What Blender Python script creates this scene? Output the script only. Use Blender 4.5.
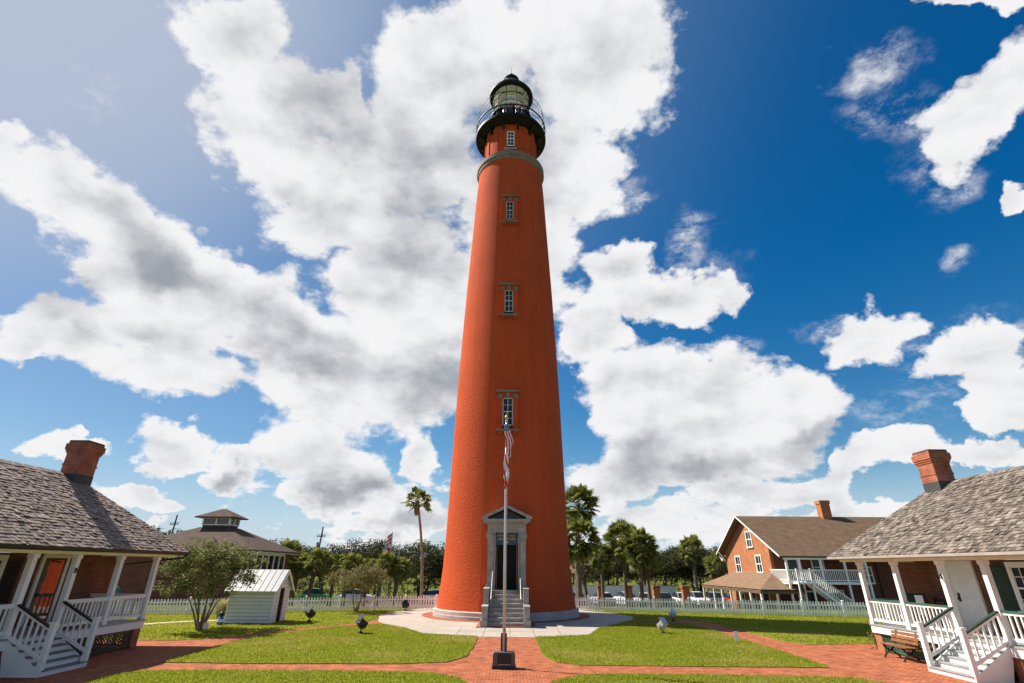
import bpy, math, random
import numpy as np
from mathutils import Vector, Matrix, Euler
from math import radians, sin, cos, pi, tan, atan2, sqrt

S = bpy.context.scene
COL = S.collection
for o in list(bpy.data.objects):
    bpy.data.objects.remove(o)
random.seed(7)
RNG = np.random.default_rng(7)

# ------------------------------------------------------------------ camera
cam_d = bpy.data.cameras.new('camera')
cam = bpy.data.objects.new('camera', cam_d)
COL.objects.link(cam)
cam_d.sensor_width = 36.0
cam_d.lens = 36.0 * 503.0 / 1024.0
cam_d.clip_start = 0.1
cam_d.clip_end = 3000
pt, rl = radians(24.15), radians(0.4)
fwd = Vector((0, cos(pt), sin(pt))); up0 = Vector((0, -sin(pt), cos(pt))); rt0 = Vector((1, 0, 0))
rt = rt0 * cos(rl) + up0 * sin(rl); up = up0 * cos(rl) - rt0 * sin(rl)
mw = Matrix.Identity(4)
for i in range(3):
    mw[i][0], mw[i][1], mw[i][2] = rt[i], up[i], -fwd[i]
mw[2][3] = 3.0
cam.matrix_world = mw
S.camera = cam

# ------------------------------------------------------------------ light
SUN_AZ, SUN_EL = -68.0, 48.0        # degrees clockwise from +Y (straight ahead), elevation
SKY_STRENGTH = 0.06
sun_dir = Vector((sin(radians(SUN_AZ)) * cos(radians(SUN_EL)), cos(radians(SUN_AZ)) * cos(radians(SUN_EL)), sin(radians(SUN_EL))))
sd = bpy.data.lights.new('sun', 'SUN')
sd.energy = 4.9
sd.angle = radians(0.5)
sd.color = (1.0, 0.915, 0.79)
sun = bpy.data.objects.new('sun', sd)
COL.objects.link(sun)
sun.rotation_euler = sun_dir.to_track_quat('Z', 'Y').to_euler()
sun.location = (-30, 20, 60)

S.view_settings.view_transform = 'Standard'
S.view_settings.look = 'None'
S.view_settings.gamma = 1.0
S.view_settings.use_curve_mapping = False
S.view_settings.exposure = 0.85

# azimuth, elevation (degrees), roll, half width, half height (radians) of each cloud bank and of its grey undersides
CLOUDS = [(-22.9, 42.5, 16, 0.088, 0.08), (-27.0, 46.4, -21, 0.041, 0.061), (-38.6, 20.6, -2, 0.099, 0.054), (-45.6, 16.8, 17, 0.058, 0.029), (-42.0, 47.5, -12, 0.087, 0.068), (-34.1, 41.9, -32, 0.105, 0.102), (-24.4, 36.6, -38, 0.148, 0.125), (-13.8, 29.7, -39, 0.171, 0.156), (-11.0, 19.9, 4, 0.148, 0.135), (-9.7, 52.9, 8, 0.161, 0.113), (-12.3, 44.3, 9, 0.126, 0.17), (12.5, 52.8, -10, 0.181, 0.142), (6.9, 42.8, -4, 0.13, 0.132), (1.0, 33.4, 0, 0.117, 0.19), (-53.0, 31.6, 35, 0.038, 0.053), (-47.1, 30.3, -11, 0.087, 0.07), (-38.7, 26.8, -22, 0.145, 0.097), (-28.1, 22.8, -21, 0.183, 0.115), (-44.3, 24.8, 23, 0.071, 0.06), (-43.4, 18.4, 17, 0.089, 0.054), (-36.2, 16.4, 0, 0.13, 0.058), (-16.7, 19.4, 6, 0.137, 0.123), (-24.1, 18.5, 9, 0.151, 0.082), (19.1, 28.0, -9, 0.14, 0.064), (14.2, 30.8, -7, 0.079, 0.046), (26.0, 26.7, -12, 0.047, 0.04), (10.0, 25.0, -4, 0.062, 0.063), (21.1, 15.0, -5, 0.204, 0.12), (15.0, 17.6, -4, 0.115, 0.104), (30.7, 14.6, -8, 0.092, 0.078), (12.6, 10.2, -2, 0.11, 0.059), (20.3, 9.4, -3, 0.152, 0.049), (14.7, 4.6, -1, 0.19, 0.038), (25.5, 6.2, -3, 0.116, 0.029), (33.3, 7.3, 7, 0.084, 0.027), (37.8, 8.5, -6, 0.076, 0.027), (30.9, 3.5, -2, 0.096, 0.021), (43.8, 7.4, -6, 0.061, 0.019), (38.0, 19.7, 0, 0.072, 0.048), (44.7, 15.9, 5, 0.051, 0.042), (45.9, 12.7, -12, 0.036, 0.045), (45.3, 10.1, -10, 0.03, 0.025), (53.0, 35.7, 11, 0.074, 0.056), (55.3, 42.3, -44, 0.064, 0.02), (51.9, 28.3, -31, 0.024, 0.029), (-34.9, 9.8, -4, 0.071, 0.034), (-28.3, 8.3, 5, 0.057, 0.039), (-20.5, 10.6, -11, 0.108, 0.069), (-19.1, 7.0, 3, 0.105, 0.045), (-43.0, 8.3, 8, 0.051, 0.021), (-10.1, 10.1, 2, 0.056, 0.052), (-13.4, 5.4, 2, 0.115, 0.049), (-36.0, 5.4, 4, 0.062, 0.018), (-38.2, 3.0, 3, 0.081, 0.012)]
WISPS = [(47.1, 38.0, -21, 0.07, 0.05), (46.5, 42.5, 20, 0.05, 0.04), (46.1, 24.4, -23, 0.03, 0.035), (25.7, 20.9, -9, 0.05, 0.025), (-50.0, 37.3, 11, 0.045, 0.03), (14.8, 37.7, -9, 0.055, 0.06), (22.5, 33.0, -9, 0.05, 0.06), (35.0, 21.0, 0, 0.05, 0.03), (49.0, 33.0, 10, 0.08, 0.05), (20.0, 29.0, 0, 0.14, 0.05), (44.0, 17.0, 0, 0.10, 0.05), (40.0, 12.0, 0, 0.12, 0.05)]
GREYS = [(-26.7, 45.5, -22, 0.134, 0.102), (-13.0, 39.1, 28, 0.112, 0.211), (-41.1, 28.6, -14, 0.103, 0.063), (-25.7, 21.5, -17, 0.184, 0.071), (20.3, 9.4, -3, 0.201, 0.042), (14.3, 11.2, -2, 0.127, 0.055), (31.8, 11.4, -7, 0.072, 0.033), (-28.1, 7.4, 4, 0.045, 0.02), (-17.8, 8.0, 3, 0.095, 0.028), (-2.0, 45.0, 2, 0.147, 0.155), (-8.5, 18.4, 3, 0.135, 0.097), (-45.6, 20.8, 20, 0.055, 0.051), (30.0, 11.1, -6, 0.074, 0.033), (-11.8, 4.4, 1, 0.089, 0.024)]


class NT:
    """small helper round a node tree"""
    def __init__(self, nt):
        self.nt = nt
        nt.nodes.clear()

    def n(self, typ, ins=None, **props):
        nd = self.nt.nodes.new(typ)
        for k, v in props.items():
            setattr(nd, k, v)
        for k, v in (ins or {}).items():
            if isinstance(v, bpy.types.NodeSocket):
                self.nt.links.new(v, nd.inputs[k])
            else:
                nd.inputs[k].default_value = v
        return nd

    def math(self, op, a, b=None, c=None, clamp=False):
        ins = {0: a}
        if b is not None: ins[1] = b
        if c is not None: ins[2] = c
        nd = self.n('ShaderNodeMath', ins, operation=op)
        nd.use_clamp = clamp
        return nd.outputs[0]

    def vmath(self, op, a, b=None, out=0):
        ins = {0: a}
        if b is not None: ins[1] = b
        return self.n('ShaderNodeVectorMath', ins, operation=op).outputs[out]

    def mix(self, f, a, b, blend='MIX'):
        nd = self.nt.nodes.new('ShaderNodeMix')
        nd.data_type = 'RGBA'; nd.blend_type = blend
        for sock, v in ((nd.inputs[0], f), (nd.inputs[6], a), (nd.inputs[7], b)):
            if isinstance(v, bpy.types.NodeSocket): self.nt.links.new(v, sock)
            else: sock.default_value = v if isinstance(v, (int, float)) else tuple(v) + ((1.0,) if len(v) == 3 else ())
        return nd.outputs[2]

    def smooth(self, v, lo, hi):
        nd = self.n('ShaderNodeMapRange', {0: v, 1: lo, 2: hi, 3: 0.0, 4: 1.0}, interpolation_type='SMOOTHSTEP')
        return nd.outputs[0]


def build_world():
    w = bpy.data.worlds.new('World')
    S.world = w
    w.use_nodes = True
    t = NT(w.node_tree)
    out = t.n('ShaderNodeOutputWorld')
    bg = t.n('ShaderNodeBackground', {'Strength': SKY_STRENGTH})
    t.nt.links.new(bg.outputs[0], out.inputs[0])
    sky = t.n('ShaderNodeTexSky', sky_type='NISHITA')
    sky.sun_disc = False
    sky.sun_elevation = radians(SUN_EL)
    sky.sun_rotation = radians(SUN_AZ)
    sky.air_density = 1.0; sky.dust_density = 0.6; sky.ozone_density = 2.5
    d = t.n('ShaderNodeTexCoord').outputs['Generated']
    # a polarised, deep blue away from the sun
    hs = t.n('ShaderNodeHueSaturation', {'Hue': 0.497, 'Saturation': 1.32, 'Value': 1.0, 'Color': sky.outputs[0]}).outputs[0]
    cosang = t.vmath('DOT_PRODUCT', d, tuple(sun_dir), out=1)
    far = t.smooth(cosang, 0.95, 0.15)
    sepz = t.n('ShaderNodeSeparateXYZ', {0: d}).outputs[2]
    high = t.smooth(sepz, 0.0, 0.55)
    pol = t.math('MULTIPLY', far, high)
    blue = t.mix(pol, (1.0, 1.02, 1.0), (0.07, 0.80, 1.02))
    skyc = t.mix(1.0, hs, blue, 'MULTIPLY')
    skyc = t.mix(t.math('MULTIPLY', t.smooth(sepz, 0.20, 0.0), 0.75), skyc, (5.3, 6.6, 8.0))      # pale air low down
    glare = t.smooth(cosang, 0.80, 1.0)                        # veil of thin cloud round the sun
    skyc = t.mix(glare, skyc, (6.0, 6.2, 7.0))
    skyc = t.mix(t.math('MULTIPLY', t.smooth(cosang, 0.35, 0.85), 0.42), skyc, (1.9, 3.0, 4.8))

    w1 = t.n('ShaderNodeTexNoise', {'Vector': d, 'Scale': 4.5, 'Detail': 6.0, 'Roughness': 0.6}).outputs['Color']
    w1 = t.vmath('SUBTRACT', w1, (0.5, 0.5, 0.5))
    sc = t.n('ShaderNodeVectorMath', {0: w1, 3: 0.24}, operation='SCALE').outputs[0]
    dw = t.vmath('ADD', d, sc)

    def field(items, k, warped):
        prev = None
        for az, el, ro, a, b in items:
            az, el, ro = radians(az), radians(el), radians(ro)
            c = Vector((sin(az) * cos(el), cos(az) * cos(el), sin(el)))
            r = Vector((cos(az), -sin(az), 0)); u = r.cross(c)
            e1 = r * cos(ro) + u * sin(ro); e2 = c.cross(e1)
            m = Matrix((e1, e2, c)).transposed()
            vec = warped if prev is None else t.n('ShaderNodeVectorMath', {0: prev, 1: (1e-7, 1e-7, 1e-7), 2: warped}, operation='MULTIPLY_ADD').outputs[0]
            mp = t.n('ShaderNodeMapping', {'Vector': vec, 'Location': tuple(c), 'Rotation': tuple(m.to_euler()), 'Scale': (a, b, 0.5)}, vector_type='TEXTURE')
            ln = t.vmath('LENGTH', mp.outputs[0], out=1)
            prev = ln if prev is None else t.n('ShaderNodeMath', {0: prev, 1: ln, 2: k}, operation='SMOOTH_MIN').outputs[0]
        return prev

    rmin = field(CLOUDS, 0.25, dw)
    # fine billows, finer towards the horizon where the clouds are farther away
    sq = t.n('ShaderNodeMapping', {'Vector': d, 'Scale': (1, 1, 1.7)}).outputs[0]
    f1 = t.n('ShaderNodeTexNoise', {'Vector': sq, 'Scale': 7.0, 'Detail': 10.0, 'Roughness': 0.63}).outputs['Fac']
    off = t.vmath('ADD', sq, tuple(Vector((sun_dir.x, sun_dir.y, sun_dir.z * 1.7)) * 0.035))
    f2 = t.n('ShaderNodeTexNoise', {'Vector': off, 'Scale': 7.0, 'Detail': 7.0, 'Roughness': 0.55}).outputs['Fac']
    f3 = t.n('ShaderNodeTexNoise', {'Vector': sq, 'Scale': 7.0, 'Detail': 7.0, 'Roughness': 0.55}).outputs['Fac']
    def puffs(v):
        wv = t.n('ShaderNodeVectorMath', {0: w1, 1: (0.10, 0.10, 0.10), 2: v}, operation='MULTIPLY_ADD').outputs[0]
        return t.n('ShaderNodeTexVoronoi', {'Vector': wv, 'Scale': 11.0, 'Detail': 2.0, 'Roughness': 0.55, 'Lacunarity': 2.3}, feature='F1', normalize=True).outputs['Distance']
    pf = puffs(sq); pf2 = puffs(off)
    base = t.math('MAXIMUM', t.math('SUBTRACT', 1.0, rmin), -0.55)
    dens = t.math('MULTIPLY_ADD', t.math('SUBTRACT', f1, 0.5), 2.2, t.math('MULTIPLY', base, 1.8))
    dens = t.math('MULTIPLY_ADD', t.math('SUBTRACT', 0.30, pf), 1.5, dens)
    # scattered small clouds near the horizon
    sq2 = t.n('ShaderNodeMapping', {'Vector': d, 'Scale': (1, 1, 2.6)}).outputs[0]
    n16 = t.n('ShaderNodeTexNoise', {'Vector': sq2, 'Scale': 15.0, 'Detail': 6.0, 'Roughness': 0.55}).outputs['Fac']
    lowband = t.math('MULTIPLY', t.smooth(sepz, 0.24, 0.03), t.math('MULTIPLY', t.math('SUBTRACT', n16, 0.47), 5.5))
    dens = t.math('ADD', dens, lowband)
    sepy = t.n('ShaderNodeSeparateXYZ', {0: d}).outputs[1]
    dens = t.math('MULTIPLY_ADD', t.smooth(sepy, 0.1, -0.5), 0.85, dens)      # unseen white cloud added behind the camera as neutral fill light
    alpha = t.math('POWER', t.smooth(dens, -0.04, 0.44), 0.9)
    alpha = t.math('MULTIPLY', alpha, t.smooth(sepz, -0.02, 0.01))
    wr = t.smooth(t.math('SUBTRACT', 1.0, field(WISPS, 0.2, dw)), 0.0, 0.8)
    wf = t.n('ShaderNodeTexNoise', {'Vector': sq, 'Scale': 10.0, 'Detail': 8.0, 'Roughness': 0.72, 'Distortion': 0.15}).outputs['Fac']
    alpha = t.math('MAXIMUM', alpha, t.math('MULTIPLY', wr, t.math('MULTIPLY', t.smooth(wf, 0.42, 0.72), 0.95)))
    grey = t.smooth(field(GREYS, 0.3, dw), 1.25, 0.25)
    lit = t.math('MULTIPLY', t.math('SUBTRACT', f3, f2), 1.7)       # rises on the side towards the sun
    thick = t.smooth(dens, 0.25, 1.6)
    big = t.n('ShaderNodeTexNoise', {'Vector': off, 'Scale': 2.6, 'Detail': 5.0, 'Roughness': 0.5}).outputs['Fac']
    big = t.math('MULTIPLY', t.smooth(big, 0.42, 0.66), t.math('MULTIPLY', thick, 0.32))
    shade = t.math('MULTIPLY_ADD', thick, 0.10, t.math('MULTIPLY', grey, 0.54))
    shade = t.math('ADD', shade, big)
    lit = t.math('MULTIPLY_ADD', t.math('SUBTRACT', pf2, pf), 0.6, lit)
    shade = t.smooth(t.math('SUBTRACT', shade, lit), -0.15, 1.15)
    ccol = t.mix(shade, (8.4, 8.4, 8.5), (3.1, 3.35, 3.8))
    front = t.math('MULTIPLY_ADD', t.smooth(sepy, 0.05, -0.4), 0.95, 1.0)      # brightens the added clouds behind the camera for more fill light
    ccol = t.n('ShaderNodeVectorMath', {0: ccol, 3: front}, operation='SCALE').outputs[0]
    col = t.mix(alpha, skyc, ccol)
    t.nt.links.new(col, bg.inputs[0])


build_world()


# ------------------------------------------------------------------ materials
MATS = {}


def base_mat(name):
    m = bpy.data.materials.new(name)
    m.use_nodes = True
    t = NT(m.node_tree)
    out = t.n('ShaderNodeOutputMaterial')
    p = t.n('ShaderNodeBsdfPrincipled')
    t.nt.links.new(p.outputs[0], out.inputs[0])
    MATS[name] = m
    return m, t, p, out


def paint(name, col, rough=0.6, var=0.12, scale=2.0, bump=0.0, bscale=30.0, metal=0.0, spec=0.4, island=0.0, stain=None):
    """a plain surface with noise in its colour and, if asked, relief and a difference from piece to piece"""
    m, t, p, out = base_mat(name)
    tc = t.n('ShaderNodeTexCoord').outputs['Object']
    nz = t.n('ShaderNodeTexNoise', {'Vector': tc, 'Scale': scale, 'Detail': 6.0, 'Roughness': 0.65}).outputs['Fac']
    f = t.smooth(nz, 0.3, 0.7)
    c = t.mix(f, [x * (1 - var) for x in col], [min(1, x * (1 + var)) for x in col])
    if stain:
        n2 = t.n('ShaderNodeTexNoise', {'Vector': tc, 'Scale': scale * 0.45, 'Detail': 8.0, 'Roughness': 0.7}).outputs['Fac']
        c = t.mix(t.math('MULTIPLY', t.smooth(n2, 0.5, 0.75), stain[3]), c, stain[:3])
    if island:
        ri = t.n('ShaderNodeNewGeometry').outputs['Random Per Island']
        g = t.math('MULTIPLY_ADD', ri, 2 * island, 1 - island)
        gc = t.n('ShaderNodeCombineColor', {0: g, 1: g, 2: g}).outputs[0]
        c = t.mix(1.0, c, gc, 'MULTIPLY')
    t.nt.links.new(c, p.inputs['Base Color'])
    p.inputs['Roughness'].default_value = rough
    p.inputs['Metallic'].default_value = metal
    p.inputs['Specular IOR Level'].default_value = spec
    if bump:
        b = t.n('ShaderNodeTexNoise', {'Vector': tc, 'Scale': bscale, 'Detail': 4.0}).outputs['Fac']
        bn = t.n('ShaderNodeBump', {'Height': b, 'Strength': bump, 'Distance': 0.02})
        t.nt.links.new(bn.outputs[0], p.inputs['Normal'])
    return m


def bricks(name, c1, c2, mortar, bw=0.215, bh=0.075, ms=0.010, rough=0.85, var=0.25, bump=0.5, offset=0.5, blotch=1.2, mix2=None, dist=0.02, streak=0.0, lump=22.0, lumpy=0.5):
    m, t, p, out = base_mat(name)
    uv = t.n('ShaderNodeTexCoord').outputs['UV']
    br = t.n('ShaderNodeTexBrick', {'Vector': uv, 'Color1': c1 + (1,), 'Color2': c2 + (1,), 'Mortar': mortar + (1,), 'Scale': 1.0,
                                     'Mortar Size': ms, 'Mortar Smooth': 0.1, 'Bias': 0.0, 'Brick Width': bw, 'Row Height': bh})
    br.offset = offset
    nz = t.n('ShaderNodeTexNoise', {'Vector': uv, 'Scale': blotch, 'Detail': 7.0, 'Roughness': 0.7}).outputs['Fac']
    g = t.math('MULTIPLY_ADD', t.smooth(nz, 0.28, 0.72), 2 * var, 1 - var)
    gc = t.n('ShaderNodeCombineColor', {0: g, 1: g, 2: g}).outputs[0]
    c = t.mix(1.0, br.outputs[0], gc, 'MULTIPLY')
    if streak:                                                  # rain streaks and washed-out patches running down the wall
        mp = t.n('ShaderNodeMapping', {'Vector': uv, 'Scale': (1.6, 0.07, 1)}).outputs[0]
        ns = t.n('ShaderNodeTexNoise', {'Vector': mp, 'Scale': 1.0, 'Detail': 9.0, 'Roughness': 0.7}).outputs['Fac']
        gs = t.math('MULTIPLY_ADD', t.smooth(ns, 0.35, 0.68), -streak, 1.0 + streak * 0.4)
        c = t.mix(1.0, c, t.n('ShaderNodeCombineColor', {0: gs, 1: gs, 2: gs}).outputs[0], 'MULTIPLY')
    if mix2:
        n2 = t.n('ShaderNodeTexNoise', {'Vector': uv, 'Scale': mix2[3], 'Detail': 8.0, 'Roughness': 0.7}).outputs['Fac']
        c = t.mix(t.math('MULTIPLY', t.smooth(n2, 0.52, 0.72), mix2[4]), c, mix2[:3])
    t.nt.links.new(c, p.inputs['Base Color'])
    p.inputs['Roughness'].default_value = rough
    p.inputs['Specular IOR Level'].default_value = 0.08
    h = t.math('SUBTRACT', 1.0, br.outputs[1])
    fine = t.n('ShaderNodeTexNoise', {'Vector': uv, 'Scale': lump, 'Detail': 4.0}).outputs['Fac']
    hh = t.math('MULTIPLY_ADD', fine, lumpy, h)
    bn = t.n('ShaderNodeBump', {'Height': hh, 'Strength': bump, 'Distance': dist})
    t.nt.links.new(bn.outputs[0], p.inputs['Normal'])
    return m


def leaf_mat(name, dark, light, extra=None, trans=0.35, rough=0.5):
    m, t, p, out = base_mat(name)
    ri = t.n('ShaderNodeNewGeometry').outputs['Random Per Island']
    c = t.mix(ri, dark, light)
    if extra:
        tc = t.n('ShaderNodeTexCoord').outputs['Object']
        nz = t.n('ShaderNodeTexNoise', {'Vector': tc, 'Scale': extra[3], 'Detail': 5.0}).outputs['Fac']
        c = t.mix(t.math('MULTIPLY', t.smooth(nz, 0.48, 0.68), extra[4]), c, extra[:3])
    t.nt.links.new(c, p.inputs['Base Color'])
    p.inputs['Roughness'].default_value = rough
    p.inputs['Specular IOR Level'].default_value = 0.15
    tr = t.n('ShaderNodeBsdfTranslucent', {'Color': c})
    mx = t.n('ShaderNodeMixShader', {0: trans, 1: p.outputs[0], 2: tr.outputs[0]})
    t.nt.links.new(mx.outputs[0], out.inputs[0])
    return m


def glass_mat(name, col=(0.02, 0.025, 0.03), rough=0.05, ior=1.6, alpha=1.0):
    m, t, p, out = base_mat(name)
    p.inputs['Base Color'].default_value = col + (1,)
    p.inputs['Roughness'].default_value = rough
    p.inputs['IOR'].default_value = ior
    p.inputs['Alpha'].default_value = alpha
    tc = t.n('ShaderNodeTexCoord').outputs['Object']
    b = t.n('ShaderNodeTexNoise', {'Vector': tc, 'Scale': 1.3, 'Detail': 2.0}).outputs['Fac']
    bn = t.n('ShaderNodeBump', {'Height': b, 'Strength': 0.08, 'Distance': 0.05})
    t.nt.links.new(bn.outputs[0], p.inputs['Normal'])
    return m


bricks('tower_paint', (0.575, 0.095, 0.029), (0.535, 0.086, 0.027), (0.485, 0.076, 0.025), var=0.08, bump=0.6, blotch=0.35, rough=0.85, mix2=(0.46, 0.070, 0.026, 0.25, 0.4), dist=0.06, streak=0.12, lump=8.0, lumpy=1.5)
bricks('house_brick', (0.20, 0.075, 0.045), (0.13, 0.05, 0.035), (0.17, 0.12, 0.09), var=0.25)
bricks('hall_brick', (0.20, 0.062, 0.042), (0.14, 0.045, 0.033), (0.16, 0.10, 0.08), var=0.2)
bricks('orange_brick', (0.42, 0.16, 0.07), (0.34, 0.12, 0.055), (0.38, 0.22, 0.13), var=0.18, bump=0.3)
bricks('chimney_brick', (0.42, 0.12, 0.06), (0.29, 0.08, 0.045), (0.27, 0.17, 0.13), var=0.3)
bricks('paver', (0.47, 0.155, 0.07), (0.33, 0.10, 0.052), (0.11, 0.055, 0.04), bw=0.205, bh=0.105, ms=0.010, var=0.32, bump=0.5, blotch=2.2, mix2=(0.24, 0.105, 0.07, 0.8, 0.6))
bricks('asphalt_shingle', (0.18, 0.122, 0.078), (0.14, 0.092, 0.06), (0.08, 0.052, 0.036), bw=0.3, bh=0.14, ms=0.012, var=0.2, bump=0.5)
bricks('dark_shingle', (0.125, 0.088, 0.07), (0.095, 0.068, 0.056), (0.055, 0.042, 0.036), bw=0.3, bh=0.14, ms=0.012, var=0.2, bump=0.5)
bricks('tan_shingle', (0.26, 0.17, 0.11), (0.21, 0.135, 0.09), (0.12, 0.08, 0.055), bw=0.3, bh=0.14, ms=0.012, var=0.15, bump=0.4)
paint('cedar_left', (0.195, 0.14, 0.115), rough=0.7, var=0.45, scale=7, island=0.5, bump=0.4, bscale=25, spec=0.5)
paint('cedar_right', (0.155, 0.128, 0.107), rough=0.85, var=0.5, scale=4, island=0.5, bump=0.4, bscale=25, spec=0.3)
paint('roof_deck', (0.05, 0.045, 0.04), rough=0.95)
paint('white_paint', (0.80, 0.79, 0.77), rough=0.45, var=0.05, scale=1.5, stain=(0.60, 0.57, 0.52, 0.35))
paint('fence_paint', (0.82, 0.82, 0.82), rough=0.55, var=0.07, scale=1.2, stain=(0.52, 0.52, 0.50, 0.4), island=0.06)
paint('green_trim', (0.035, 0.12, 0.075), rough=0.35, var=0.15)
paint('black_trim', (0.012, 0.013, 0.014), rough=0.4, var=0.2)
paint('grey_tread', (0.16, 0.16, 0.165), rough=0.55, var=0.2, scale=4)
paint('deck_grey', (0.30, 0.31, 0.31), rough=0.5, var=0.15, scale=3)
paint('dark_green', (0.02, 0.05, 0.035), rough=0.4, var=0.2)
paint('black_iron', (0.010, 0.011, 0.012), rough=0.6, var=0.25, scale=1.5, spec=0.25)
paint('granite', (0.33, 0.295, 0.27), rough=0.8, var=0.22, scale=2.2, bump=0.3, bscale=18, stain=(0.16, 0.145, 0.135, 0.6))
paint('granite_base', (0.44, 0.38, 0.36), rough=0.8, var=0.15, scale=1.5, bump=0.2, bscale=18, stain=(0.25, 0.2, 0.19, 0.5))
paint('concrete', (0.37, 0.325, 0.28), rough=0.9, var=0.1, scale=0.8, bump=0.15, bscale=25, stain=(0.27, 0.23, 0.19, 0.55))
paint('dark_stone', (0.10, 0.095, 0.095), rough=0.6, var=0.3, scale=6)
paint('brown_trim', (0.13, 0.085, 0.06), rough=0.7)
paint('sash_paint', (0.66, 0.66, 0.64), rough=0.5, var=0.08)
paint('dark_void', (0.006, 0.006, 0.007), rough=0.9)
paint('gold', (0.60, 0.38, 0.10), rough=0.45, metal=0.6)
paint('sign_blue', (0.035, 0.06, 0.095), rough=0.4)
paint('pole_metal', (0.62, 0.62, 0.63), rough=0.35, metal=0.5, var=0.05)
paint('tin_roof', (0.37, 0.385, 0.39), rough=0.45, var=0.08, scale=3, spec=0.5)
bricks('siding', (0.76, 0.77, 0.78), (0.73, 0.74, 0.75), (0.42, 0.43, 0.45), bw=7.0, bh=0.18, ms=0.014, var=0.05, bump=0.5, blotch=1.5, rough=0.55)  # dark line per board paints in the shadow gap and dirt at the lap
paint('wood_slat', (0.21, 0.078, 0.03), rough=0.5, var=0.3, scale=6)
paint('bark', (0.10, 0.075, 0.055), rough=0.95, var=0.4, scale=5, bump=0.6, bscale=12)
paint('pale_bark', (0.22, 0.17, 0.13), rough=0.9, var=0.35, scale=5, bump=0.5, bscale=14)
paint('palm_bark', (0.14, 0.105, 0.08), rough=0.95, var=0.4, scale=4, bump=0.8, bscale=9)
paint('smooth_palm_bark', (0.24, 0.195, 0.16), rough=0.95, var=0.3, scale=4, bump=0.5, bscale=9)
paint('soil', (0.10, 0.07, 0.045), rough=0.95, var=0.3)
paint('asphalt', (0.06, 0.06, 0.062), rough=0.9, var=0.25, scale=0.5)
paint('sand_path', (0.42, 0.33, 0.20), rough=0.95, var=0.2)
paint('tyre', (0.015, 0.015, 0.016), rough=0.8)
paint('rim', (0.5, 0.5, 0.52), rough=0.3, metal=0.8)
for nm, c in dict(white=(0.75, 0.75, 0.75), silver=(0.42, 0.43, 0.45), black=(0.02, 0.021, 0.025), red=(0.38, 0.02, 0.025), blue=(0.03, 0.06, 0.16), grey=(0.13, 0.135, 0.14), green=(0.1, 0.35, 0.05)).items():
    paint('car_' + nm, c, rough=0.22, var=0.03, metal=0.15, spec=0.6)
paint('car_light', (0.8, 0.8, 0.78), rough=0.15)
paint('car_tail', (0.5, 0.02, 0.02), rough=0.2)
paint('cloth_red', (0.55, 0.03, 0.045), rough=0.8, var=0.1)
paint('cloth_white', (0.78, 0.76, 0.76), rough=0.8, var=0.06)
paint('cloth_blue', (0.03, 0.045, 0.16), rough=0.8)
paint('skin', (0.50, 0.30, 0.22), rough=0.55)
paint('hair', (0.04, 0.028, 0.02), rough=0.6)
for nm, c in dict(pink=(0.65, 0.33, 0.36), teal=(0.06, 0.20, 0.24), white=(0.72, 0.70, 0.70), navy=(0.05, 0.06, 0.12), maroon=(0.25, 0.08, 0.09), blue=(0.06, 0.2, 0.55)).items():
    paint('shirt_' + nm, c, rough=0.85)
paint('teal_cloth', (0.03, 0.16, 0.17), rough=0.7)
paint('lens_glass', (0.72, 0.76, 0.68), rough=0.2, var=0.15, scale=3, spec=0.8)
glass_mat('lens_prism', col=(0.95, 0.95, 0.93), rough=0.15, ior=1.5, alpha=0.6)
glass_mat('window_glass', ior=1.38)
paint('band_stone', (0.215, 0.165, 0.132), rough=0.85, var=0.2, scale=2.0, bump=0.3, bscale=14, stain=(0.13, 0.11, 0.095, 0.6))
paint('gutter_tan', (0.40, 0.36, 0.34), rough=0.5)
paint('rail_metal', (0.30, 0.29, 0.28), rough=0.5, metal=0.4)
glass_mat('door_glass', col=(0.012, 0.01, 0.01), rough=0.03, ior=2.2)
glass_mat('car_glass', col=(0.02, 0.025, 0.03), ior=1.6)
glass_mat('pane_clear', col=(0.75, 0.82, 0.8), rough=0.06, ior=1.5, alpha=0.12)
leaf_mat('grass_blade', (0.19, 0.225, 0.015), (0.35, 0.37, 0.04), extra=(0.46, 0.36, 0.11, 0.26, 0.75), trans=0.5, rough=0.8)
leaf_mat('oak_leaf', (0.018, 0.028, 0.010), (0.115, 0.122, 0.042), extra=(0.13, 0.085, 0.045, 0.5, 0.5), trans=0.15, rough=0.8)
leaf_mat('row_leaf', (0.016, 0.034, 0.009), (0.080, 0.105, 0.026), trans=0.25)
leaf_mat('myrtle_leaf', (0.055, 0.08, 0.018), (0.27, 0.28, 0.095), extra=(0.26, 0.17, 0.08, 2.2, 0.3), trans=0.38)
leaf_mat('crape_leaf', (0.08, 0.095, 0.025), (0.27, 0.25, 0.09), extra=(0.25, 0.16, 0.075, 1.6, 0.7), trans=0.3)
leaf_mat('palm_leaf', (0.05, 0.068, 0.018), (0.29, 0.30, 0.07), trans=0.35, rough=0.5)
leaf_mat('dead_palm', (0.12, 0.085, 0.05), (0.30, 0.21, 0.12), trans=0.2)
leaf_mat('pampas', (0.30, 0.28, 0.10), (0.55, 0.48, 0.26), trans=0.4)


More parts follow.
